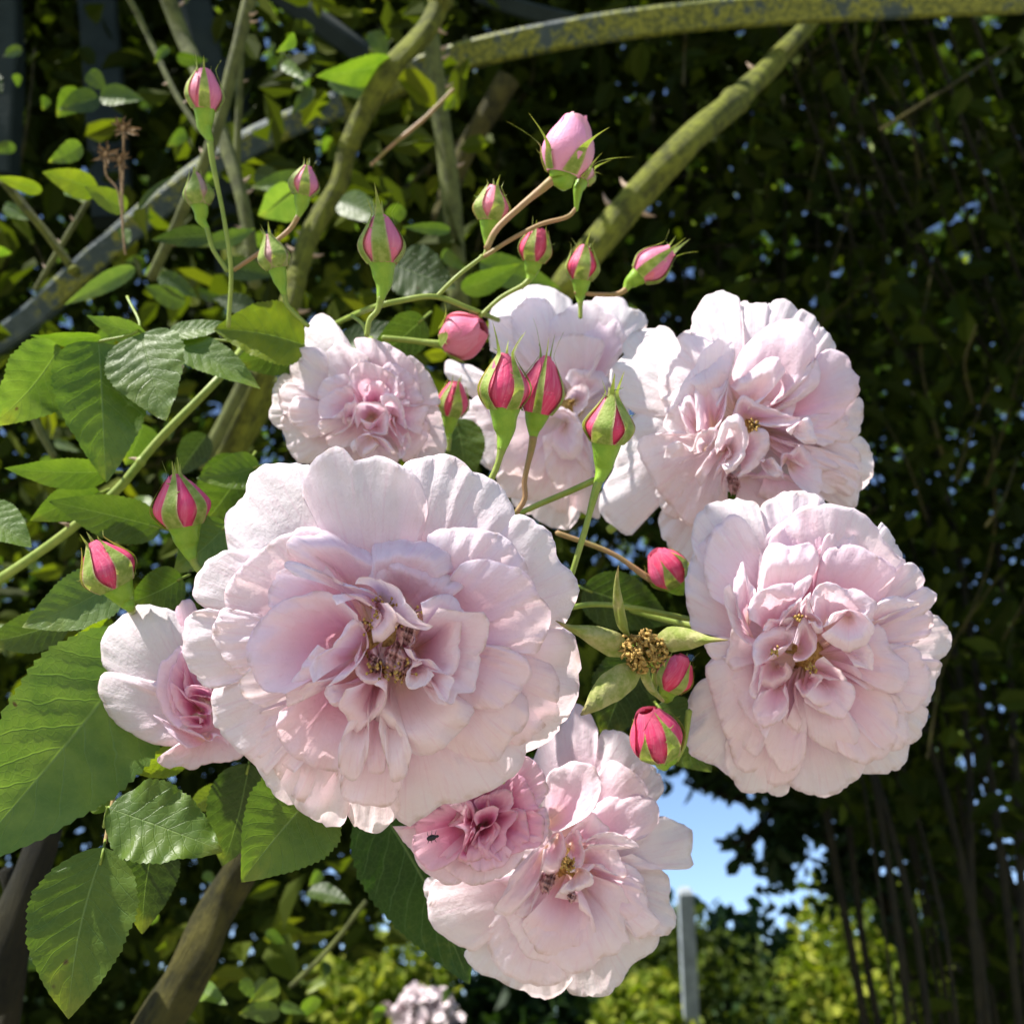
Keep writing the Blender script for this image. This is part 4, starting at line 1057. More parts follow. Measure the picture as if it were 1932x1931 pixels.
def dried_head(x, y, d, size, label, seed, path):
    r = np.random.default_rng(seed)
    root = empty('dried_flower', P(x, y, d), label, 'dried flower', 'dried flower heads')
    for i in range(9):
        a = i * 0.7 + r.uniform(-.3, .3)
        L = size * r.uniform(0.7, 1.2)
        dx, dy = math.cos(a), math.sin(a) * 0.9
        u, v = np.meshgrid(np.linspace(-1, 1, 5), np.linspace(0, 1, 9), indexing='ij')
        wv = 0.11 * L * np.sin(math.pi * np.clip(v * 0.9 + 0.1, 0, 1)) * u
        X = x + dx * v * L - dy * wv + 5 * fnoise(v * 7, seed + i, 4); Y = y + dy * v * L + dx * wv
        mesh('withered_petal', P(X, Y, d - px(L, d) * (0.4 * np.sin(v * 2.2) + 0.15 * u ** 2)).reshape(-1, 3), grid_faces(5, 9), MDRY, root, uv=np.stack([(u + 1) / 2, v], -1).reshape(-1, 2))
    tube('core', [P(x, y + 6, d), P(x, y, d - .001), P(x, y - 5, d - .002)], [px(4, d), px(6, d), px(3, d)], MDRY, root, n=8, rough=0.2)
    tube('flower_stalk', [P(x, y + 4, d)] + [P(*p, d + 0.004) for p in path], [px(2.2, d)] * 2, MDRY, root, n=7)


dried_head(233, 243, 0.40, 30, 'topmost dried brown flower head before the dark foliage', 1, [(233, 300), (230, 400), (236, 480)])
dried_head(200, 292, 0.40, 30, 'left dried brown flower head, drooping beside another one', 2, [(200, 330), (222, 360), (232, 420)])
dried_head(226, 302, 0.405, 26, 'smallest dried flower head, squeezed between two others', 3, [(228, 340), (232, 400)])


def beetle():
    d = 0.2225
    c = ((540 / 4.025 + 920) * U / 2500, (985 / 4.025 + 1800) * U / 2500)
    o = P(c[0], c[1], d)
    root = empty('beetle', o, 'tiny black beetle sitting on the dusky pink ruffled rose', 'beetle')
    s = px(9, d)
    a = unit(RT * 0.9 + UP * 0.25)
    tube('body', [o - a * s, o - a * s * 0.4, o + a * s * 0.5, o + a * s], [s * 0.3, s * 0.62, s * 0.6, s * 0.25], MBLACK, root, n=12, samples=14)
    tube('head', [o + a * s * 0.9, o + a * s * 1.25, o + a * s * 1.5], [s * 0.28, s * 0.34, s * 0.15], MBLACK, root, n=10, samples=8)
    for k in (-1, 0, 1):
        for sd in (-1, 1):
            b = o + a * s * 0.5 * k
            q = unit(UP * sd + a * 0.4 * k)
            tube('leg', [b, b + q * s * 0.8 - FW * s * 0.3, b + q * s * 1.3 + FW * s * 0.5], [s * 0.09, s * 0.07, s * 0.04], MBLACK, root, n=5, samples=6)


beetle()

# ------------------------------------------------------------------ leaves
LG = (0.084, 0.145, 0.018); MG = (0.060, 0.105, 0.013); DG = (0.032, 0.060, 0.007); YG = (0.135, 0.185, 0.010); PG = (0.100, 0.165, 0.038)


def blade(name, b, t, width, roll, colr, root=None, fold=0.10, droop=0.10, wave=0.03, seed=0, teeth=20, fat=0.62):
    """One leaflet: b, t = (x, y, depth) of base and tip; roll turns the blade about its midrib."""
    r = np.random.default_rng(seed + 900)
    B, T = P(*b), P(*t)
    L = np.linalg.norm(T - B); m = (T - B) / L
    view = unit(CAM - (B + T) / 2)
    n0 = unit(view - m * (view @ m)); s0 = np.cross(m, n0)
    ro = R_(roll)
    s1 = s0 * math.cos(ro) + n0 * math.sin(ro); n1 = np.cross(s1, m); n1 = n1 if n1 @ view > 0 or abs(roll) > 80 else -n1
    W = px(width, (b[2] + t[2]) / 2) / max(0.25, abs(math.cos(ro)))
    nr, nc = 3 * teeth + 1, 13
    v = np.linspace(0, 1, nr)[:, None]; u = np.linspace(-1, 1, nc)[None]
    sh = np.sin(math.pi * v ** fat) ** 0.80 * (1 - 0.25 * v ** 6)
    sh = sh / sh.max()
    saw = 1 + 0.07 * ((v * teeth) % 1.0 - 0.35) * (np.abs(u) > 0.95) * (v > 0.06)
    half = W / 2 * sh * saw * (1 + 0.03 * fnoise(v * 8, seed, 3))
    bend = r.uniform(-0.05, 0.05) * L
    au = np.abs(u)
    q = 2 * math.pi * (v * 8.5 - au * 2.1)
    hgt = fold * W * au ** 1.3 * sh - droop * L * v ** 2 + 0.35 * droop * L * v
    hgt = hgt + 0.013 * W * np.cos(q) * au * (1 - au) * 4 * sh
    hgt = hgt + wave * W * fnoise(v * 7 + 2 * np.sign(u), seed + 4, 3) * au ** 1.5
    pos = B + m * (v * L)[..., None] + s1 * (u * half + bend * np.sin(math.pi * v))[..., None] + n1 * hgt[..., None]
    uv = np.stack(np.broadcast_arrays((u + 1) / 2, v), -1).reshape(-1, 2)
    c = np.array(colr) * r.uniform(0.9, 1.12)
    return mesh(name, pos.reshape(-1, 3), grid_faces(nr, nc), ML, root, uv=uv, color=(*map(float, c), 1))


def leaf(label, blades, stalk=None, group='leaves of the climbing rose'):
    """A leaf: its leaflets on one stalk."""
    b0 = blades[0][0]
    root = empty('rose_leaf', P(*b0), label, 'leaf', group)
    for i, q in enumerate(blades):
        kw = q[5] if len(q) > 5 else {}
        blade('leaflet', q[0], q[1], q[2], q[3], q[4], root, seed=int(b0[0] * 7 + b0[1]) + i * 13, **kw)
    if stalk is None:
        b, t = np.array(blades[0][0]), np.array(blades[0][1])
        stalk = [tuple(b + (b - t) * 0.12 + np.array([0, 0, .022])), tuple(b + np.array([0, 0, .001])), tuple(b + (t - b) * 0.1)]
    d = b0[2]
    tube('leaf_stalk', [P(*p) for p in stalk], [px(6, d) / 2, px(5, d) / 2], MSTEM, root, n=7)
    return root


def pix_in_flower(x, y):
    return any((x - a) ** 2 + (y - b) ** 2 < c * c for a, b, c in ((720, 1200, 370), (680, 740, 170), (280, 1300, 110), (1000, 1620, 250)))

leaf('five part leaf above the green shoot, its end leaflet the broad one pointing straight down', [
    ((186, 645, .285), (202, 908, .272), 172, 12, LG, dict(droop=0.05)),
    ((266, 630, .286), (308, 788, .272), 150, -14, LG),
    ((112, 655, .285), (-14, 806, .272), 126, 18, PG, dict(wave=0.08)),
    ((190, 634, .287), (56, 640, .285), 30, 55, LG),
    ((276, 628, .288), (158, 600, .290), 46, 40, PG)], [(240, 560, .30), (262, 622, .288), (186, 645, .285)])
leaf('leaf right of the shoot with a bright yellow green leaflet pressed behind the ruffled rose', [
    ((575, 652, .300), (402, 618, .290), 118, -20, YG, dict(fold=0.2)),
    ((325, 646, .295), (490, 726, .288), 68, 30, LG),
    ((318, 632, .296), (440, 606, .298), 34, 50, LG)], [(318, 632, .296), (380, 640, .30), (575, 652, .30)])
leaf('dark green leaf hanging behind the ruffled rose on its left', [((575, 640, .305), (440, 690, .305), 90, 10, MG)])
leaf('narrow pointed leaf lying level just above the shoot at the left', [((206, 890, .295), (8, 882, .290), 60, 30, LG, dict(droop=-0.03))])
leaf('dark leaf over the shoot, right of its bend', [((304, 996, .292), (94, 944, .285), 88, 20, MG, dict(droop=-0.04))])
leaf('small leaf peeping up behind the dark leaf on the shoot', [((190, 930, .305), (56, 985, .30), 70, 15, MG)])
leaf('broad leaf below the leaning green and red bud', [((232, 1092, .265), (40, 1182, .255), 112, -16, PG, dict(droop=0.05))])
leaf('leaf at the left edge cut by the frame, beside the shoot', [((-40, 960, .28), (58, 1028, .275), 80, 20, LG)])
leaf('large dark leaf behind the big red bud', [((470, 870, .33), (370, 1010, .32), 130, 10, MG)])
leaf('mid green leaf touching the upper left petals of the largest rose', [((490, 880, .31), (372, 900, .30), 70, -20, LG)])
leaf('round leaf between the two left red buds', [((345, 1090, .26), (238, 1140, .255), 84, 10, MG)])
leaf('leaf pressed behind the hip of the big red bud', [((430, 990, .285), (325, 1080, .28), 90, -15, LG)])
leaf('small bright yellow green leaf above the half open rose', [((215, 1180, .262), (128, 1212, .25), 46, 25, YG)])
leaf('leaf below the leaning bud, shaded and wide', [((130, 1165, .27), (-40, 1215, .27), 80, 10, MG)])
leaf('biggest leaf, dark veined, filling the lower left corner', [((275, 1210, .262), (-75, 1640, .205), 285, 8, PG, dict(droop=0.06, teeth=26, fat=0.72))], [(330, 1300, .28), (300, 1240, .27), (262, 1226, .260)])
leaf('oval leaf pointing down at the very bottom left with a browned tip', [((196, 1598, .225), (126, 1925, .215), 190, -10, LG, dict(droop=0.05, teeth=24, fat=0.72))])
leaf('wavy round leaf with shiny patches and a yellow edge', [((205, 1524, .226), (416, 1598, .222), 150, 14, LG, dict(wave=0.14, fold=0.05, fat=0.75))], [(196, 1560, .250), (203, 1524, .228), (214, 1528, .226)])
leaf('pointed leaf hanging under the lower left petals of the largest rose', [((600, 1490, .236), (458, 1664, .222), 190, 10, LG, dict(fat=0.6))])
leaf('dark narrow leaf hanging behind the wavy leaf', [((290, 1590, .26), (272, 1764, .255), 108, 20, DG)])
leaf('tiny leaf above the wavy leaf near the stalk joint', [((205, 1525, .24), (160, 1480, .24), 44, 20, LG)])
leaf('yellow edged leaf under the half open rose', [((360, 1415, .255), (236, 1455, .245), 60, 30, YG)])
leaf('dark leaf hanging in the gap right of the wavy leaf', [((470, 1440, .27), (420, 1640, .27), 130, 10, DG)])
leaf('yellowish leaf showing behind the wavy leaf', [((430, 1490, .30), (350, 1530, .30), 50, 10, YG)])
leaf('huge deep green leaf seen against the light below the largest rose', [((700, 1500, .300), (888, 1858, .295), 200, 10, (0.028, 0.075, 0.006), dict(droop=0.02, fold=0.05, fat=0.66, teeth=24))])
leaf('leaf behind the round crimson bud beside the sky gap', [((1240, 1330, .29), (1345, 1456, .285), 120, 10, MG)])
leaf('leaf showing left of the round crimson bud', [((1210, 1240, .30), (1140, 1400, .295), 130, 15, DG)])
leaf('leaf behind the withered rose head', [((1100, 1110, .31), (1270, 1180, .31), 110, -10, DG)])
leaf('dark leaf in the gap between the three upper roses', [((860, 790, .335), (880, 920, .33), 90, 5, MG)])
leaf('dark leaf under the arching stem by the plump pink bud', [((800, 600, .33), (690, 690, .33), 80, 15, DG)])

# leaves further back, in the shade of the arch
MIDL = [
    ('round', (150, 170, .55), (108, 222, .55), 46), ('left of a pair', (186, 184, .55), (112, 205, .54), 44), ('right of a pair', (188, 184, .55), (270, 186, .55), 38), ('upper small', (166, 138, .56), (200, 172, .56), 34),
    ('lit lobed', (80, 360, .44), (-10, 335, .43), 28), ('lit', (185, 362, .44), (78, 326, .43), 52), ('lit right', (240, 395, .44), (160, 350, .43), 44), ('curled thin', (262, 395, .44), (330, 326, .44), 16),
    ('pale pointed', (255, 505, .47), (120, 575, .46), 36), ('low', (300, 520, .5), (372, 560, .5), 36), ('', (480, 330, .52), (545, 345, .52), 40), ('', (585, 340, .5), (470, 350, .5), 40),
    ('round grey green', (560, 360, .5), (488, 410, .5), 74), ('', (400, 445, .47), (285, 452, .46), 40), ('', (395, 460, .47), (480, 430, .47), 34), ('', (640, 380, .5), (722, 420, .48), 56),
    ('', (590, 165, .6), (548, 215, .6), 26), ('broad upper', (738, 120, .6), (600, 150, .58), 52), ('', (850, 435, .47), (760, 428, .46), 24), ('broad', (745, 500, .46), (858, 540, .45), 100),
    ('', (905, 495, .45), (1060, 545, .45), 60), ('', (870, 545, .44), (985, 500, .44), 46), ('', (640, 660, .42), (770, 610, .42), 50), ('', (780, 700, .42), (700, 640, .42), 46),
    ('', (350, 570, .5), (270, 540, .5), 40), ('', (420, 500, .5), (520, 520, .5), 44), ('', (330, 700, .42), (260, 760, .42), 60), ('', (270, 800, .36), (240, 880, .36), 70),
    ('', (390, 820, .40), (330, 900, .40), 60), ('', (620, 150, .62), (720, 190, .62), 40), ('', (700, 60, .7), (730, 120, .7), 36), ('', (480, 590, .45), (400, 560, .45), 40)]
MIDLAB = ['round leaflet of a pale green trio at the upper left', 'left leaflet of the pale trio above the dried flowers', 'right leaflet of the pale trio above the dried flowers', 'small upper leaflet of the pale trio above the dried flowers', 'bright yellow green leaf cut by the left edge, beside the mossy cane', 'bright yellow green leaf left of the dried flower stalk', 'bright yellow green leaf right of the dried flower stalk', 'thin curled leaf edge on, over the slanting beam', 'pale pointed leaf lying on the lower part of the slanting beam', 'small leaf below the slanting beam, left of the long stalk', 'small leaf above the pale bud on the arching stalk', 'narrow leaf pointing left at the small pink bud', 'round grey green leaf left of the thick bent branch', 'dull leaf left of the long straight stalk', 'dull leaf crossing the long straight stalk', 'leaf right of the thick bent branch, pointing at the large bud', 'small hanging leaf beside the thick branch near the top', 'broad lit leaf left of the thick branch near the top', 'narrow level leaf before the upright green branch', 'broad shaded leaf right of the large half open bud', 'wide dark leaf above the white rose', 'dark leaf behind the arching stem fork', 'leaf under the arching stem behind the ruffled rose', 'leaf between the ruffled rose and the plump pink bud', 'leaf at the foot of the long straight stalk', 'leaf level with the pale closed bud', 'leaf behind the broad leaflet over the shoot', 'leaf half hidden by the tip of the broad leaflet', 'leaf left of the green shoot near the big red bud', 'dull leaf in the dark left of the thick branch top', 'dark leaf hanging by the gnarled knot', 'dull leaf beneath the pale closed bud']
for i, (k, b, t, wd) in enumerate(MIDL):
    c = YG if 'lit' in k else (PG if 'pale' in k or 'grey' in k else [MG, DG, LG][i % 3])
    o = blade('rose_leaf', b, t, wd, [10, -25, 35, -10, 20][i % 5], c, None, seed=300 + i, teeth=12)
    tag(o, MIDLAB[i], 'leaf', 'shaded leaves under the arch')

# more dim leaves deep in the tangle on the left
r = np.random.default_rng(88)
k = 0
while k < 92:
    x, y = (r.uniform(-40, 900), r.uniform(120, 1900)) if k < 60 else ((r.uniform(-40, 640), r.uniform(60, 640)) if k < 82 else (r.uniform(250, 640), r.uniform(1620, 1930)))
    if pix_in_flower(x, y): continue
    d = r.uniform(0.42, 0.85)
    a = r.uniform(0.2, 2.9); L = r.uniform(26, 44) / d * 0.5
    o = blade('rose_leaf', (x, y, d), (x + L * 2 * math.cos(a) * (1 if r.random() < 0.5 else -1), y + L * 1.3 * math.sin(a), d + r.uniform(-.02, .02)), L * r.uniform(0.65, 0.95), r.uniform(-40, 40), [MG, LG, MG, LG, YG if k % 12 == 4 else LG, DG][k % 6], None, seed=500 + k, teeth=13, fat=r.uniform(.5, .62), wave=.07)
    tag(o, 'bright yellow green leaf deep in the tangle left of the blossoms' if k % 12 == 4 else 'dim green leaf deep in the tangle left of the blossoms', 'leaf', 'dim leaves of the tangle')
    k += 1

# ------------------------------------------------------------------ canes
CG = 'canes of the climbing rose'
twig('cane', [(845, -40, .62), (822, 25, .62), (795, 70, .61), (738, 130, .60), (690, 205, .60), (655, 285, .60), (640, 345, .60), (592, 430, .59), (560, 520, .58), (540, 600, .57), (500, 700, .57), (430, 850, .58), (380, 960, .6)], [39, 39, 39, 37, 36, 39, 43, 46, 46], MCANE, 'thickest grey green branch, bending down left of centre from a gnarled knot', 'cane', CG, seed=61, nodes=((0.05, 1.5), (0.36, 1.15), (0.62, 1.2)), thorns=8, rough=0.10, n=18)
twig('cane', [(812, 60, .70), (826, 180, .70), (846, 330, .70), (858, 450, .70), (868, 580, .70)], [32, 36, 36, 38], MGREY, 'upright green branch behind the thick bent one', 'cane', CG, seed=62, thorns=4, n=14)
twig('cane', [(1610, -50, .96), (1525, 45, .91), (1440, 140, .80), (1320, 250, .68), (1210, 360, .66), (1120, 470, .65), (1050, 560, .65)], [36, 37, 42, 46, 50, 48], MCANE, 'mossy yellow green branch slanting up to the arch on the right', 'cane', CG, seed=63, nodes=((0.62, 1.15), (0.4, 1.1)), thorns=5, rough=0.07, n=18)
twig('cane', [(960, 150, .85), (905, 240, .85), (862, 320, .85), (830, 420, .84)], [44, 40, 36], MBARK, 'brown shaded branch behind the upright green one', 'cane', CG, seed=64, n=12)
twig('cane', [(305, -30, .60), (345, 70, .60), (380, 150, .59), (430, 290, .57), (462, 400, .56), (482, 540, .56)], [32, 32, 28, 26, 24], MGREY, 'pale thorny cane leaning right at the upper left', 'cane', CG, seed=65, thorns=6, n=12)
twig('cane', [(478, -30, .52), (450, 85, .52), (410, 240, .52), (384, 310, .52), (340, 410, .53), (285, 525, .54)], [26, 24, 22, 20], MGREY, 'thorny cane leaning left, crossing the pale one behind the tallest bud', 'cane', CG, seed=66, thorns=8, n=12)
twig('cane', [(235, -20, .55), (285, 80, .55), (330, 175, .54), (378, 250, .53)], [12, 12, 10], MGREY, 'thin cane running down to the tallest bud', 'cane', CG, seed=67, thorns=2, n=9)
twig('cane', [(455, 40, .64), (452, 180, .64), (448, 330, .64), (470, 480, .64)], [14, 14, 16], MGREY, 'thin upright cane behind the two crossing thorny ones', 'cane', CG, seed=68, thorns=3, n=9)
twig('cane', [(5, 340, .48), (50, 395, .48), (95, 450, .48), (146, 520, .48)], [18, 16, 16], MCANE, 'short mossy cane ending in a cut stump on the slanting beam', 'cane', CG, seed=69, nodes=((0.97, 1.6),), n=10)
twig('cane', [(168, 378, .52), (130, 440, .52), (100, 490, .52), (66, 548, .52)], [11, 10], MGREY, 'thin grey twig before the slanting beam', 'cane', CG, seed=70, thorns=3, n=8)
twig('cane', [(50, 745, .44), (70, 800, .44), (102, 862, .44)], [16, 14], MGREY, 'short grey twig behind the left leaves', 'cane', CG, seed=71, n=8)
twig('cane', [(470, 700, .56), (425, 790, .56), (380, 880, .56)], [26, 26], MGREY, 'slim pale cane beside the foot of the thick branch', 'cane', CG, seed=72, n=10)
twig('cane', [(520, 720, .60), (455, 830, .60), (400, 930, .60)], [44, 48], MCANE, 'stout shaded cane left of the ruffled rose', 'cane', CG, seed=73, n=12)
twig('cane', [(856, 168, .58), (800, 225, .58), (745, 270, .58), (700, 312, .58)], [6, 8, 5], MRED, 'thin reddish twig crossing the upright branch', 'cane', CG, seed=74, n=7)
twig('cane', [(480, 1590, .42), (420, 1700, .42), (360, 1820, .41), (290, 1960, .40)], [62, 72, 80, 88], MBARK, 'thick rough brown trunk at the bottom left', 'cane', CG, seed=75, rough=0.10, n=22)
twig('cane', [(90, 1560, .40), (40, 1700, .39), (-20, 1900, .38)], [60, 70, 84], MDARK, 'dark trunk in the bottom left corner', 'cane', CG, seed=76, rough=0.1, n=14)
twig('cane', [(10, 1640, .42), (40, 1770, .42), (10, 1960, .42)], [26, 32, 40], MDARK, 'dark slim trunk behind the oval leaf at the bottom left', 'cane', CG, seed=77, n=14)
twig('cane', [(242, 1395, .25), (215, 1500, .24), (198, 1590, .232)], [9, 8, 7], MRED, 'reddish leaf stalk joining the wavy leaf and the oval leaf', 'cane', CG, seed=78, n=8)
twig('cane', [(690, 1700, .55), (620, 1790, .55), (548, 1860, .55)], [9, 10], MGREY, 'thin stalk slanting down in the gap below the largest rose', 'cane', CG, seed=79, n=8)


# ------------------------------------------------------------------ the painted arch
def beam(name, pts, wid, thick, label, m=MBEAM, group='painted timbers of the arch'):
    """A squared, gently bent timber: the upper face turned to the light, an edge below it."""
    c = spline([P(*p) for p in pts], 28)
    t = unit(np.gradient(c, axis=0))
    root = empty(name, c[0], label, 'beam', group)
    d = np.mean([p[2] for p in pts]); w_ = px(wid, d); h_ = px(thick, d)
    up = unit(np.cross(np.cross(t, -FW * 0.40 + UP * 0.92), t))   # normal of the broad face
    sd = unit(np.cross(t, up))
    ch = 0.12 * min(w_, h_)
    pr = [(-w_ / 2 + ch, h_ / 2), (w_ / 2 - ch, h_ / 2), (w_ / 2, h_ / 2 - ch), (w_ / 2, -h_ / 2 + ch), (w_ / 2 - ch, -h_ / 2), (-w_ / 2 + ch, -h_ / 2), (-w_ / 2, -h_ / 2 + ch), (-w_ / 2, h_ / 2 - ch)]
    V = np.stack([c + sd * a + up * b for a, b in pr], 1)
    F = grid_faces(28, 8, True)
    caps = [[0, 1, 2, 3], [0, 3, 4, 7], [4, 5, 6, 7]]
    F = np.vstack([F, caps, np.array(caps) + 27 * 8])
    mesh('timber', V.reshape(-1, 3), F, m, root, smooth=False)
    return root


beam('arch_beam', [(-60, 680, .90), (60, 600, .88), (200, 470, .86), (376, 330, .86), (500, 255, .87), (640, 196, .88)], 62, 44, 'slanting blue grey beam with yellow lichen at the left')
beam('arch_beam', [(640, 210, .90), (740, 160, .89), (850, 115, .86), (1000, 78, .84), (1240, 40, .82), (1530, 16, .82), (1990, -4, .83)], 46, 50, 'long lichen covered beam across the top right', MMOSS)
beam('arch_beam', [(10, -60, 1.0), (18, 120, 1.0), (8, 330, 1.0)], 44, 40, 'dark teal upright at the left edge', MTEAL)
beam('arch_beam', [(180, -60, 1.25), (200, 200, 1.2), (215, 420, 1.15)], 70, 40, 'black looking upright behind the dried flower heads', MTEAL)
beam('arch_beam', [(350, -50, 1.0), (385, 90, 1.0), (408, 240, 1.0)], 56, 40, 'dark teal strut behind the pale thorny cane', MTEAL)
beam('arch_beam', [(485, -40, 1.05), (600, 40, 1.05), (715, 122, 1.05)], 52, 36, 'dark strut slanting down to the gnarled knot', MTEAL)
beam('arch_beam', [(900, -10, 1.1), (985, 18, 1.1), (1085, 44, 1.1)], 34, 30, 'short dark strut above the long lichen beam', MTEAL)
beam('arch_beam', [(440, 120, 1.3), (430, 330, 1.3), (440, 520, 1.3)], 60, 40, 'shaded upright behind the slanting beam', MTEAL)

# ------------------------------------------------------------------ wire trellis behind the rose
wt = empty('wire_trellis', P(1400, 430, 1.5), 'dark wire trellis hung behind the mossy slanting branch', 'trellis')
for i in range(9):
    x = 1230 + 62 * i
    tube('wire', [P(x, 180, 1.5), P(x + 3, 420, 1.5), P(x - 2, 700, 1.5)], [0.0016, 0.0016], MDARK, wt, n=5, samples=10)
for i in range(8):
    y = 200 + 66 * i
    tube('wire', [P(1210, y + 4, 1.504), P(1480, y, 1.504), P(1750, y + 6, 1.504)], [0.0016, 0.0016], MDARK, wt, n=5, samples=10)

# ------------------------------------------------------------------ dark canes on the right
r = np.random.default_rng(21)
RC = []
for i in range(9):                                    # fan leaning up to the left
    x0 = 1580 + 46 * i + r.uniform(-22, 22); x1 = x0 - r.uniform(150, 430) - 12 * i
    RC.append(([(x0 + 60, 2050, 1.25), (x0, 1700 + r.uniform(-40, 40), 1.3), ((x0 + x1) / 2 + 30, 1150 + r.uniform(-90, 90), 1.5), (x1, 560 + r.uniform(-160, 160), 2.0)], r.uniform(7, 17)))
for i in range(8):                                    # thin bundle rising and fanning out
    x0 = 1680 + 38 * i + r.uniform(-14, 14); ln = r.uniform(-520, -60)
    RC.append(([(x0 + 20, 2050, 1.1), (x0 + ln * 0.05, 1720, 1.12), (x0 + ln * 0.3 + r.uniform(-20, 20), 1330, 1.25), (x0 + ln * 0.75 + r.uniform(-30, 30), 850, 1.6), (x0 + ln * 1.3, 250, 2.2)], r.uniform(5, 15)))
for i in range(9):                                    # leaning the other way, upper right
    x0 = 1480 + 48 * i + r.uniform(-20, 20)
    RC.append(([(x0 - 60, -60 + r.uniform(-40, 40), 1.3), (x0 + 60, 300, 1.3), (x0 + 200, 620 + r.uniform(-80, 80), 1.35), (x0 + 400, 900 + r.uniform(-80, 80), 1.5)], r.uniform(4, 9)))
for i, (pts, wd) in enumerate(RC):
    o = tube('dark_cane', [P(*p) for p in pts], [px(wd, 1.3) / 2, px(wd * 0.8, 1.3) / 2], MDARK, None, n=8, samples=24, rough=0.06, seed=i)
    tag(o, 'thin dark cane leaning left, low in the thicket below the cupped rose' if i < 9 else ('thin dark cane rising from the bottom right corner' if i < 17 else 'wiry dark cane slanting down right through the shade at the upper right'), 'cane', 'dark canes of the thicket on the right')

# ------------------------------------------------------------------ ground, post, hedge, far bushes, sky-gap tree
V, F = np.array([[-400, -400, 0], [400, -400, 0], [400, 400, 0], [-400, 400, 0]], float), np.array([[0, 1, 2, 3]])
mg = M('lawn_and_soil')
cg = mg.mix(mg.step(mg.noise(mg.obj(), 1.3, 5), 0.4, 0.6), (0.10, 0.12, 0.035), (0.22, 0.195, 0.14))
mg.done(mg.pbr(cg, 0.9, 0.1, mg.bump(mg.noise(mg.obj(), 30.0, 4), 0.02)))
tag(mesh('ground', V, F, mg.m), kind='structure')
mg = M('bounce_gravel')
cg = mg.mix(mg.step(mg.noise(mg.obj(), 40.0, 5, 0.7), 0.35, 0.65), (0.30, 0.265, 0.21), (0.45, 0.41, 0.34))
mg.done(mg.pbr(cg, 0.9, 0.1, mg.bump(mg.noise(mg.obj(), 120.0, 3), 0.01)))
V = np.array([[-7, -9, .004], [6, -9, .004], [6, 1.1, .004], [-7, 1.1, .004]], float)
tag(mesh('bounce_ground', V, F, mg.m), kind='structure')  # unseen pale ground added to bounce warm fill onto the blossoms


def pix_inside(x, y, poly):
    ins = np.zeros(x.shape, bool)
    p = np.asarray(poly, float); j = len(p) - 1
    for i in range(len(p)):
        c = ((p[i, 1] > y) != (p[j, 1] > y)) & (x < (p[j, 0] - p[i, 0]) * (y - p[i, 1]) / (p[j, 1] - p[i, 1] + 1e-9) + p[i, 0])
        ins ^= c; j = i
    return ins


def leaf_cloud(name, cen, size, m, parent=None, seed=0, aspect=0.55, up=0.5, kind=None, **lab):
    """Thousands of small folded leaves as one mesh."""
    r = np.random.default_rng(seed)
    n = len(cen)
    s = r.uniform(*size, n)[:, None]
    ax = unit(r.normal(size=(n, 3)) + np.array([0, 0, -0.35]))
    nr = unit(r.normal(size=(n, 3)) + np.array([0, 0, up]))
    sd = unit(np.cross(ax, nr)); nr = np.cross(sd, ax)
    w_ = s * aspect * r.uniform(0.8, 1.15, n)[:, None] * 0.5
    f = s * 0.10
    v = np.stack([cen - ax * s / 2,
                  cen - ax * s * 0.22 + sd * w_ * 0.92 + nr * f, cen + ax * s * 0.14 + sd * w_ * 0.8 + nr * f,
                  cen + ax * s / 2 - nr * s * 0.08,
                  cen + ax * s * 0.14 - sd * w_ * 0.8 + nr * f, cen - ax * s * 0.22 - sd * w_ * 0.92 + nr * f], 1)
    b = np.arange(n)[:, None] * 6
    F = np.vstack([b + [0, 1, 2, 3], b + [0, 3, 4, 5]])
    o = mesh(name, v.reshape(-1, 3), F, m, parent, smooth=False)
    return tag(o, kind=kind, **lab)


def proj(p):
    q = p - CAM
    d = q @ FW
    return U * (0.5 + (q @ RT) / (2 * TF * d)), U * (0.5 - (q @ UP) / (2 * TF * d)), d


C_DARK = mat_cloud('shaded_leaves', (0.009, 0.015, 0.0015), (0.020, 0.033, 0.003), (0.050, 0.070, 0.006), 0.32, 0.75, 0.08)  # shade under the arch is partly put into this dark leaf colour
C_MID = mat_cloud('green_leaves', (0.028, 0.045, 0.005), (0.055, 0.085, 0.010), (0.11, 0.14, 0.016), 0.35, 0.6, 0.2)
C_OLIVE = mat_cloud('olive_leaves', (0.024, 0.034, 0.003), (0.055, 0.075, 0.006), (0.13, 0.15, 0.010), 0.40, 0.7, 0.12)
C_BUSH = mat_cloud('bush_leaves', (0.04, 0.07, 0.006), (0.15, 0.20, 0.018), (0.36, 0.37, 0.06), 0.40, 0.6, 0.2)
C_LIT = mat_cloud('sunlit_leaves', (0.07, 0.13, 0.012), (0.14, 0.21, 0.02), (0.22, 0.27, 0.05), 0.45)  # lit counterpart: sunshine beyond the arch is put into the leaf colour
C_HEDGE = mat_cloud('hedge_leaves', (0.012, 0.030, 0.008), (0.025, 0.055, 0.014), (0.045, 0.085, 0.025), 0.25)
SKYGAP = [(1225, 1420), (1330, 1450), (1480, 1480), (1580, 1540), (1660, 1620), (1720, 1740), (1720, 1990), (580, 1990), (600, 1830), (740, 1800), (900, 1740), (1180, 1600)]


def frustum(n, d0, d1, x0, x1, y0, y1, seed):
    r = np.random.default_rng(seed)
    d = np.cbrt(r.uniform(d0 ** 3, d1 ** 3, n))
    return P(r.uniform(x0, x1, n), r.uniform(y0, y1, n), d), r


def thin(p, r, keepfun):
    x, y, d = proj(p)
    return p[r.uniform(size=len(p)) < keepfun(x, y, d)]


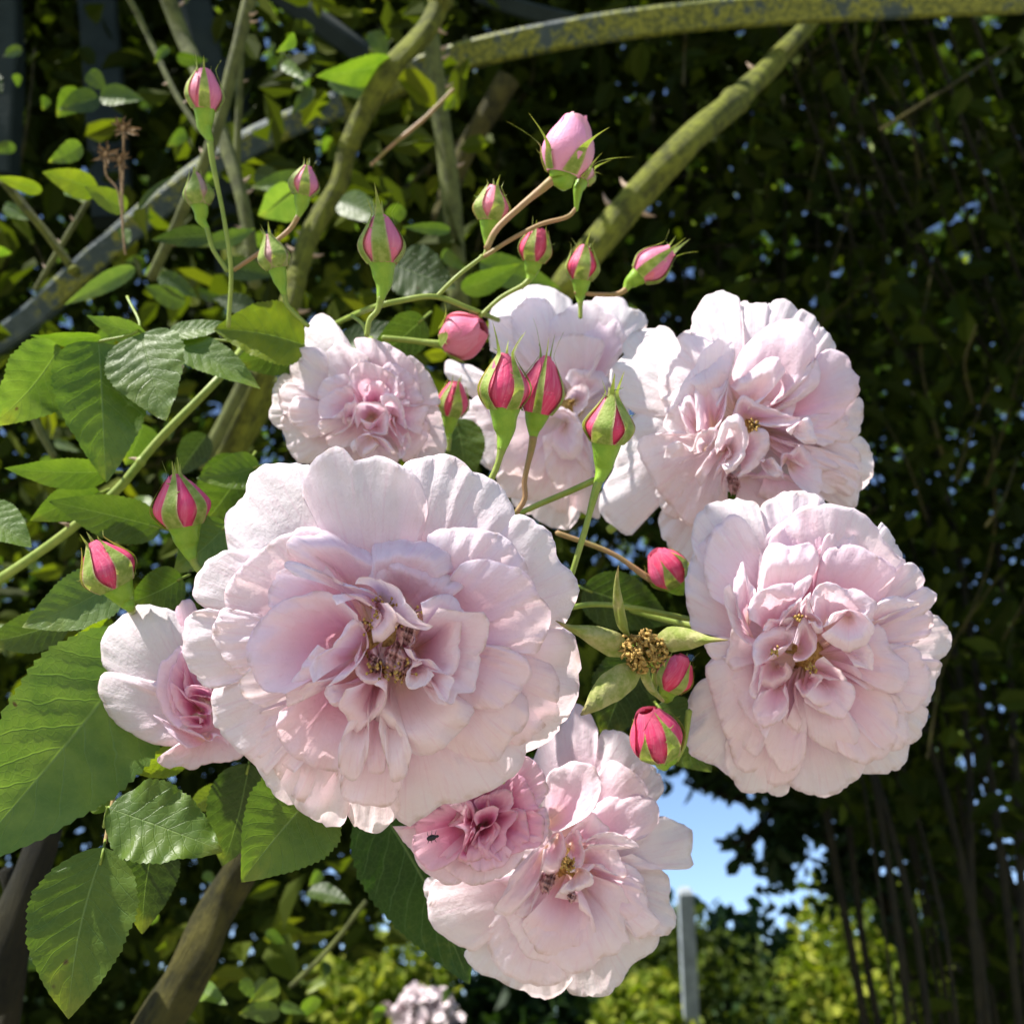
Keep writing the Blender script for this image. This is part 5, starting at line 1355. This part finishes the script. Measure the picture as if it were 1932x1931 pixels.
def smooth2(x, y, seed, sc_):
    """Slow patchiness so that the mass has dense and open places."""
    r = np.random.default_rng(seed)
    f = np.zeros_like(x)
    for _ in range(7):
        a = r.uniform(0, 6.28); k = r.uniform(0.6, 1.6) / sc_
        f += np.sin((x * math.cos(a) + y * math.sin(a)) * k + r.uniform(0, 6.28))
    return f / 3.0


# leaves close behind the blossoms, left side
p, r = frustum(3400, 0.62, 1.15, -500, 1150, -400, 2300, 41)
x, y, d = proj(p)
p = p[~pix_inside(x, y, SKYGAP) & (r.uniform(size=len(p)) < np.clip(0.55 + 0.5 * smooth2(x, y, 3, 160) - 0.35 * (x > 900), 0, 1) * (1 - np.exp(-(((x - 540) / 85) ** 2 + ((y - 100) / 120) ** 2))))]
leaf_cloud('rose_foliage', p, (0.022, 0.046), C_OLIVE, seed=2, kind='stuff', label='dim leaves filling the tangle close behind the blossoms', cat='foliage')
# the body of the climbing rose under the arch
p, r = frustum(140000, 1.10, 2.3, -900, 2800, -1100, 2500, 42)
x, y, d = proj(p)
hole = pix_inside(x, y, SKYGAP) | ((y > 1600) & (x > 720 - 140 * (y > 1800)) & (x < 1700))
k = np.clip(0.62 + 0.45 * smooth2(x, y, 5, 130), 0.10, 1.0)
k = np.where((x < 640) & (y > 1350), np.maximum(k, 0.8), k)
k = k * np.where((x > 1000) & (y < 900), 0.76, 1.0) * np.where((x > 1480) & (y < 520), 0.62, 1.0)
k = np.where((x > 1250) & (y > 540) & (y < 1500), np.maximum(k, 0.80), k)
k = k * (1 - 0.8 * np.exp(-(((x - 540) / 75) ** 2 + ((y - 100) / 110) ** 2)))
p = p[~hole & (r.uniform(size=len(p)) < k)]
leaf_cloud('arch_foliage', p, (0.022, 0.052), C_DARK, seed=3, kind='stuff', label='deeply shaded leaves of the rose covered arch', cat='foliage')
# a second, coarser mass on the far side of the arch
p, r = frustum(26000, 2.4, 3.5, -1200, 3000, -1100, 2500, 46)
x, y, d = proj(p)
hole = pix_inside(x, y, SKYGAP) | ((y > 1480) & (x > 740 - 160 * (y > 1780)) & (x < 1720))
k = np.clip(0.55 + 0.6 * smooth2(x, y, 15, 170), 0.0, 1.0)
k = np.where((x < 640) & (y > 1350), 1.0, k) * np.where((x > 1000) & (y < 900), 0.52, 1.0) * np.where((x > 1480) & (y < 520), 0.7, 1.0)
k = k * (1 - 0.95 * np.exp(-(((x - 540) / 80) ** 2 + ((y - 100) / 120) ** 2)))
p = p[~hole & (r.uniform(size=len(p)) < k)]
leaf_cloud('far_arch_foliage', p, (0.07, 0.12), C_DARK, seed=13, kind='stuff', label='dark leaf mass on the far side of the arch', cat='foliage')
# roof of the arch, mostly above the picture
r = np.random.default_rng(43)
n = 11000
p = np.stack([r.uniform(-3.6, 2.8, n), 0.20 + 2.0 * r.uniform(0, 1, n), r.uniform(3.0, 3.6, n)], -1)
x, y, d = proj(p)
p = p[(r.uniform(size=n) < np.where(p[:, 0] < 0.35, np.clip(0.50 + 0.5 * smooth2(p[:, 0] * 100, p[:, 1] * 100, 31, 22), 0, 1), 1)) & (np.hypot(x - 540, (y - 100) * 0.7) > 80) & ((x < 1150) | (r.uniform(size=n) < 0.45))]
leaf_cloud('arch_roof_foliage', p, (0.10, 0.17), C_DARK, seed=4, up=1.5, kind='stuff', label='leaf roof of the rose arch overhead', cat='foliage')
# unseen leaves added towards the sun, above the picture, to dapple the cluster
ov = []
r = np.random.default_rng(52)
for (x, y, d, rad, k) in ((700, 1230, .20, 400, 7), (1010, 1640, .24, 300, 9), (1600, 1330, .25, 200, 3), (640, 780, .28, 150, 2), (1050, 640, .33, 150, 3)):
    for _ in range(k):
        q = rad * math.sqrt(r.uniform(0, 1)); an = r.uniform(0, 6.28)
        ov.append(P(x + q * math.cos(an), y + q * math.sin(an), d) + SUN * r.uniform(0.38, 0.75))
leaf_cloud('dapple_leaves', np.array(ov), (0.036, 0.056), C_MID, seed=14, up=2.0, kind='stuff', label='unseen leaves added above the blossoms to dapple their light', cat='foliage')
# sunlit greenery beyond the arch
p, r = frustum(26000, 7.2, 10.5, -600, 2500, -700, 1500, 44)
x, y, d = proj(p)
k = np.clip(0.75 + 0.6 * smooth2(x, y, 8, 200), 0.1, 1) * np.where(x > 1250, 0.85, 1.0)
p = p[~pix_inside(x, y, SKYGAP) & (r.uniform(size=len(p)) < k)]
leaf_cloud('sunlit_foliage', p, (0.17, 0.30), C_LIT, seed=5, kind='stuff', label='sunlit leaves shining through the gaps behind the arch', cat='foliage')

# fine twigs through the shaded mass
r = np.random.default_rng(64)
bag = Bag()
for k in range(100):
    x, y = r.uniform(-100, 1950), r.uniform(-50, 1500); d = r.uniform(0.98, 1.6); an = r.normal(1.2, 0.5) * r.choice([-1, 1]); L = r.uniform(120, 420)
    dx, dy = math.cos(an) * L, -abs(math.sin(an)) * L
    if pix_inside(np.array([x + dx / 2]), np.array([y + dy / 2]), SKYGAP)[0]: continue
    V, Fc, uv = tube_geo([P(x, y, d), P(x + dx * .5 + r.normal(0, 18), y + dy * .5 + r.normal(0, 18), d + r.uniform(-.05, .05)), P(x + dx, y + dy, d + r.uniform(-.1, .1))], [r.uniform(.0012, .0028), .0010], n=5, samples=10)
    bag.add(V, Fc, uv)
tag(bag.build('fine_twigs', MBARK), 'thin bare twigs threading the shaded leaves under the arch', 'twigs', None, 'stuff')

# weathered post
pr_ = empty('post', P(1305, 1950, 5.4), 'grey weathered square post standing below the sky gap', 'post')
a, b = P(1293, 1682, 5.4), P(1314, 2140, 5.4)
t = unit(b - a); s1 = unit(np.cross(t, FW)); s2 = np.cross(t, s1)
wq = px(27, 5.4) / 2
V = np.array([q + s1 * wq * i + s2 * wq * j for q in (a, a * 0.7 + b * 0.3, b) for i, j in ((-1, -1), (1, -1), (1, 1), (-1, 1))])
mesh('shaft', V, np.vstack([grid_faces(3, 4, True), [[0, 3, 2, 1]], [[8, 9, 10, 11]]]), MPOST, pr_, smooth=False)
V = np.array([a - t * z + s1 * wq * k * i + s2 * wq * k * j for z, k in ((0.001, 0.86), (0.02, 0.6)) for i, j in ((-1, -1), (1, -1), (1, 1), (-1, 1))])
mesh('cap', V, np.vstack([grid_faces(2, 4, True), [[4, 5, 6, 7]], [[0, 3, 2, 1]]]), MPOST, pr_, smooth=False)


def blob(n, cx, cy, cz, rx, ry, rz, seed, lump=0.35):
    r = np.random.default_rng(seed)
    q = unit(r.normal(size=(n, 3))); rad = np.cbrt(r.uniform(0.15, 1, n))[:, None]
    f = 1 + lump * (np.sin(q[:, 0] * 5 + seed) * np.sin(q[:, 1] * 4 + 1.3 * seed) * np.sin(q[:, 2] * 6 + .7 * seed))[:, None]
    return np.array([cx, cy, cz]) + q * rad * f * np.array([rx, ry, rz])


def bush(name, cat, label, blobs, size, m, seed, wood, group=None, stemr=0.04, part='crown'):
    allp = np.vstack([blob(*b, seed=seed + i) for i, b in enumerate(blobs)])
    base = [np.mean([b[1] for b in blobs]), np.mean([b[2] for b in blobs]), 0.0]
    root = empty(name, base, label, cat, group)
    leaf_cloud(part, allp, size, m, root, seed=seed, kind='stuff')
    for i, b in enumerate(blobs):
        tube('branch' if i else 'trunk', [base, [base[0] * .5 + b[1] * .5, base[1] * .5 + b[2] * .5, b[3] * 0.55], [b[1], b[2], b[3]]], [stemr, stemr * 0.6, stemr * 0.2], wood, root, n=7)
    return root


# dark hedge behind the post, its top about level with the camera's view
def at(x, y, d): return P(x, y, d)
q = at(1380, 1860, 8.0)
bl = []
for i, (x, yt) in enumerate(((-620, 1760), (-440, 1780), (-270, 1790), (-100, 1795), (60, 1800), (220, 1815), (380, 1825), (540, 1830), (700, 1810), (860, 1800), (1010, 1790), (1150, 1780), (1240, 1740), (1330, 1720), (1430, 1760), (1530, 1800), (1640, 1760), (1780, 1740), (1950, 1700))):
    top = at(x, yt, 7.5); hgt = top[2]
    bl.append((2600, top[0], top[1], hgt * 0.5, 0.75, 0.8, hgt * 0.52))
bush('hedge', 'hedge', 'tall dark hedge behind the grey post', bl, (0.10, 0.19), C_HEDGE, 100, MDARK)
c = at(1290, 1700, 6.2)
bush('shrub', 'shrub', 'wispy dark shrub rising above the hedge beside the post', [(1300, c[0] - .12, c[1], c[2] - .36, .32, .35, .40), (500, c[0] + .2, c[1], c[2] - .55, .35, .3, .36)], (0.05, 0.09), C_MID, 120, MDARK)
for i, (x, y, d, sz, n, lab) in enumerate((
        (1640, 1765, 4.2, .30, 900, 'yellow green bush sunlit at the lower right'), (1630, 1905, 3.9, .26, 800, 'bright bush low beneath the sky gap'),
        (1690, 1860, 4.4, .30, 800, 'sunlit bush beside the dark upright canes'), (1820, 1820, 4.6, .26, 700, 'bright bush glimpsed between the dark canes at the lower right'), (660, 1890, 3.6, .24, 700, 'bright yellow green bush below the deep green leaf'),
        (1215, 1900, 3.4, .15, 420, 'small fresh bush left of the grey post'), (745, 1820, 4.6, .20, 420, 'bright sprig behind the deep green leaf'), (1240, 1945, 3.2, .12, 300, 'low fresh sprig at the foot of the grey post'))):
    d = d + 2.2; sz = sz * 1.55
    c = at(x, y, d)
    bush('bush', 'bush', lab, [(n, c[0], c[1], c[2], sz, sz * .8, sz * .8), (n // 2, c[0] + sz * .7, c[1], c[2] - sz * .5, sz * .7, sz * .6, sz * .6), (n // 2, c[0] - sz * .7, c[1], c[2] - sz * .6, sz * .7, sz * .6, sz * .7)], (0.06, 0.12), C_BUSH, 140 + 7 * i, MBARK, stemr=0.012)

# pale blossom cluster at the bottom
c = at(800, 1912, 5.0)
hy = empty('hydrangea', c, 'mauve white blossom head at the bottom edge, out of focus', 'flower')
mh = M('mauve_floret'); mh.done(mh.pbr(mh.mix(mh.noise(mh.obj(), 60.0, 2), (0.52, 0.42, 0.44), (0.80, 0.72, 0.74)), 0.7, 0.2))
pp = blob(500, *c, .16, .15, .12, seed=9)
leaf_cloud('florets', pp, (0.045, 0.075), mh.m, hy, seed=9, aspect=0.95, kind='stuff')
tube('flower_stalk', [c, c - np.array([0, 0, .4]), c - np.array([0, 0, 1.4])], [0.014, 0.014], MSTEM, hy)

# tree whose branch hangs into the sky gap
tr = empty('tree', (2.6, 5.2, 0), 'dark tree with leafy boughs hanging across the sky gap', 'tree')
tb = [at(1990, 1990, 3.4), at(1850, 1760, 3.3), at(1780, 1560, 3.2), at(1700, 1420, 3.1), at(1640, 1250, 3.0)]
tube('trunk', tb, [0.16, 0.13, 0.12, 0.10, 0.07], MDARK, tr, n=12, samples=24, rough=0.05)
BR = [[(1730, 1840, 3.0), (1680, 1720, 3.0), (1610, 1630, 3.0), (1510, 1550, 3.0), (1400, 1510, 3.0), (1290, 1475, 3.0)],
      [(1780, 1640, 3.1), (1720, 1600, 3.1), (1640, 1570, 3.0), (1580, 1530, 3.0)], [(1780, 1560, 3.2), (1650, 1480, 3.1), (1500, 1470, 3.0), (1330, 1440, 3.0)],
      [(1610, 1630, 3.0), (1590, 1660, 2.95), (1585, 1690, 2.95)], [(1510, 1550, 3.0), (1475, 1600, 2.95), (1470, 1650, 2.95)], [(1460, 1530, 3.0), (1420, 1570, 2.95), (1380, 1590, 2.95), (1350, 1585, 2.95)], [(1420, 1565, 2.96), (1410, 1600, 2.95), (1395, 1625, 2.95)]]
lc = []
r = np.random.default_rng(77)
for i, b in enumerate(BR):
    pts = [at(*p) for p in b]
    tube('branch', pts, [0.035 if i < 3 else 0.012, 0.008], MDARK, tr, n=7, samples=18, rough=0.05, seed=i)
    cc = spline(pts, 60)
    for q in cc[6:]:
        lc.append(q + UP * (0.05 if i < 3 else 0) + r.normal(0, (0.034, 0.05, 0.05, 0.03, 0.03, 0.016, 0.014)[i], (8 if i < 3 else (4 if i < 5 else (1 if r.random() < 0.3 else 0)), 3)))
lc = np.vstack(lc)
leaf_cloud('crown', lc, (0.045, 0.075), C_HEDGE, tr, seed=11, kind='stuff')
x_, y_, _ = proj(np.vstack(lc))
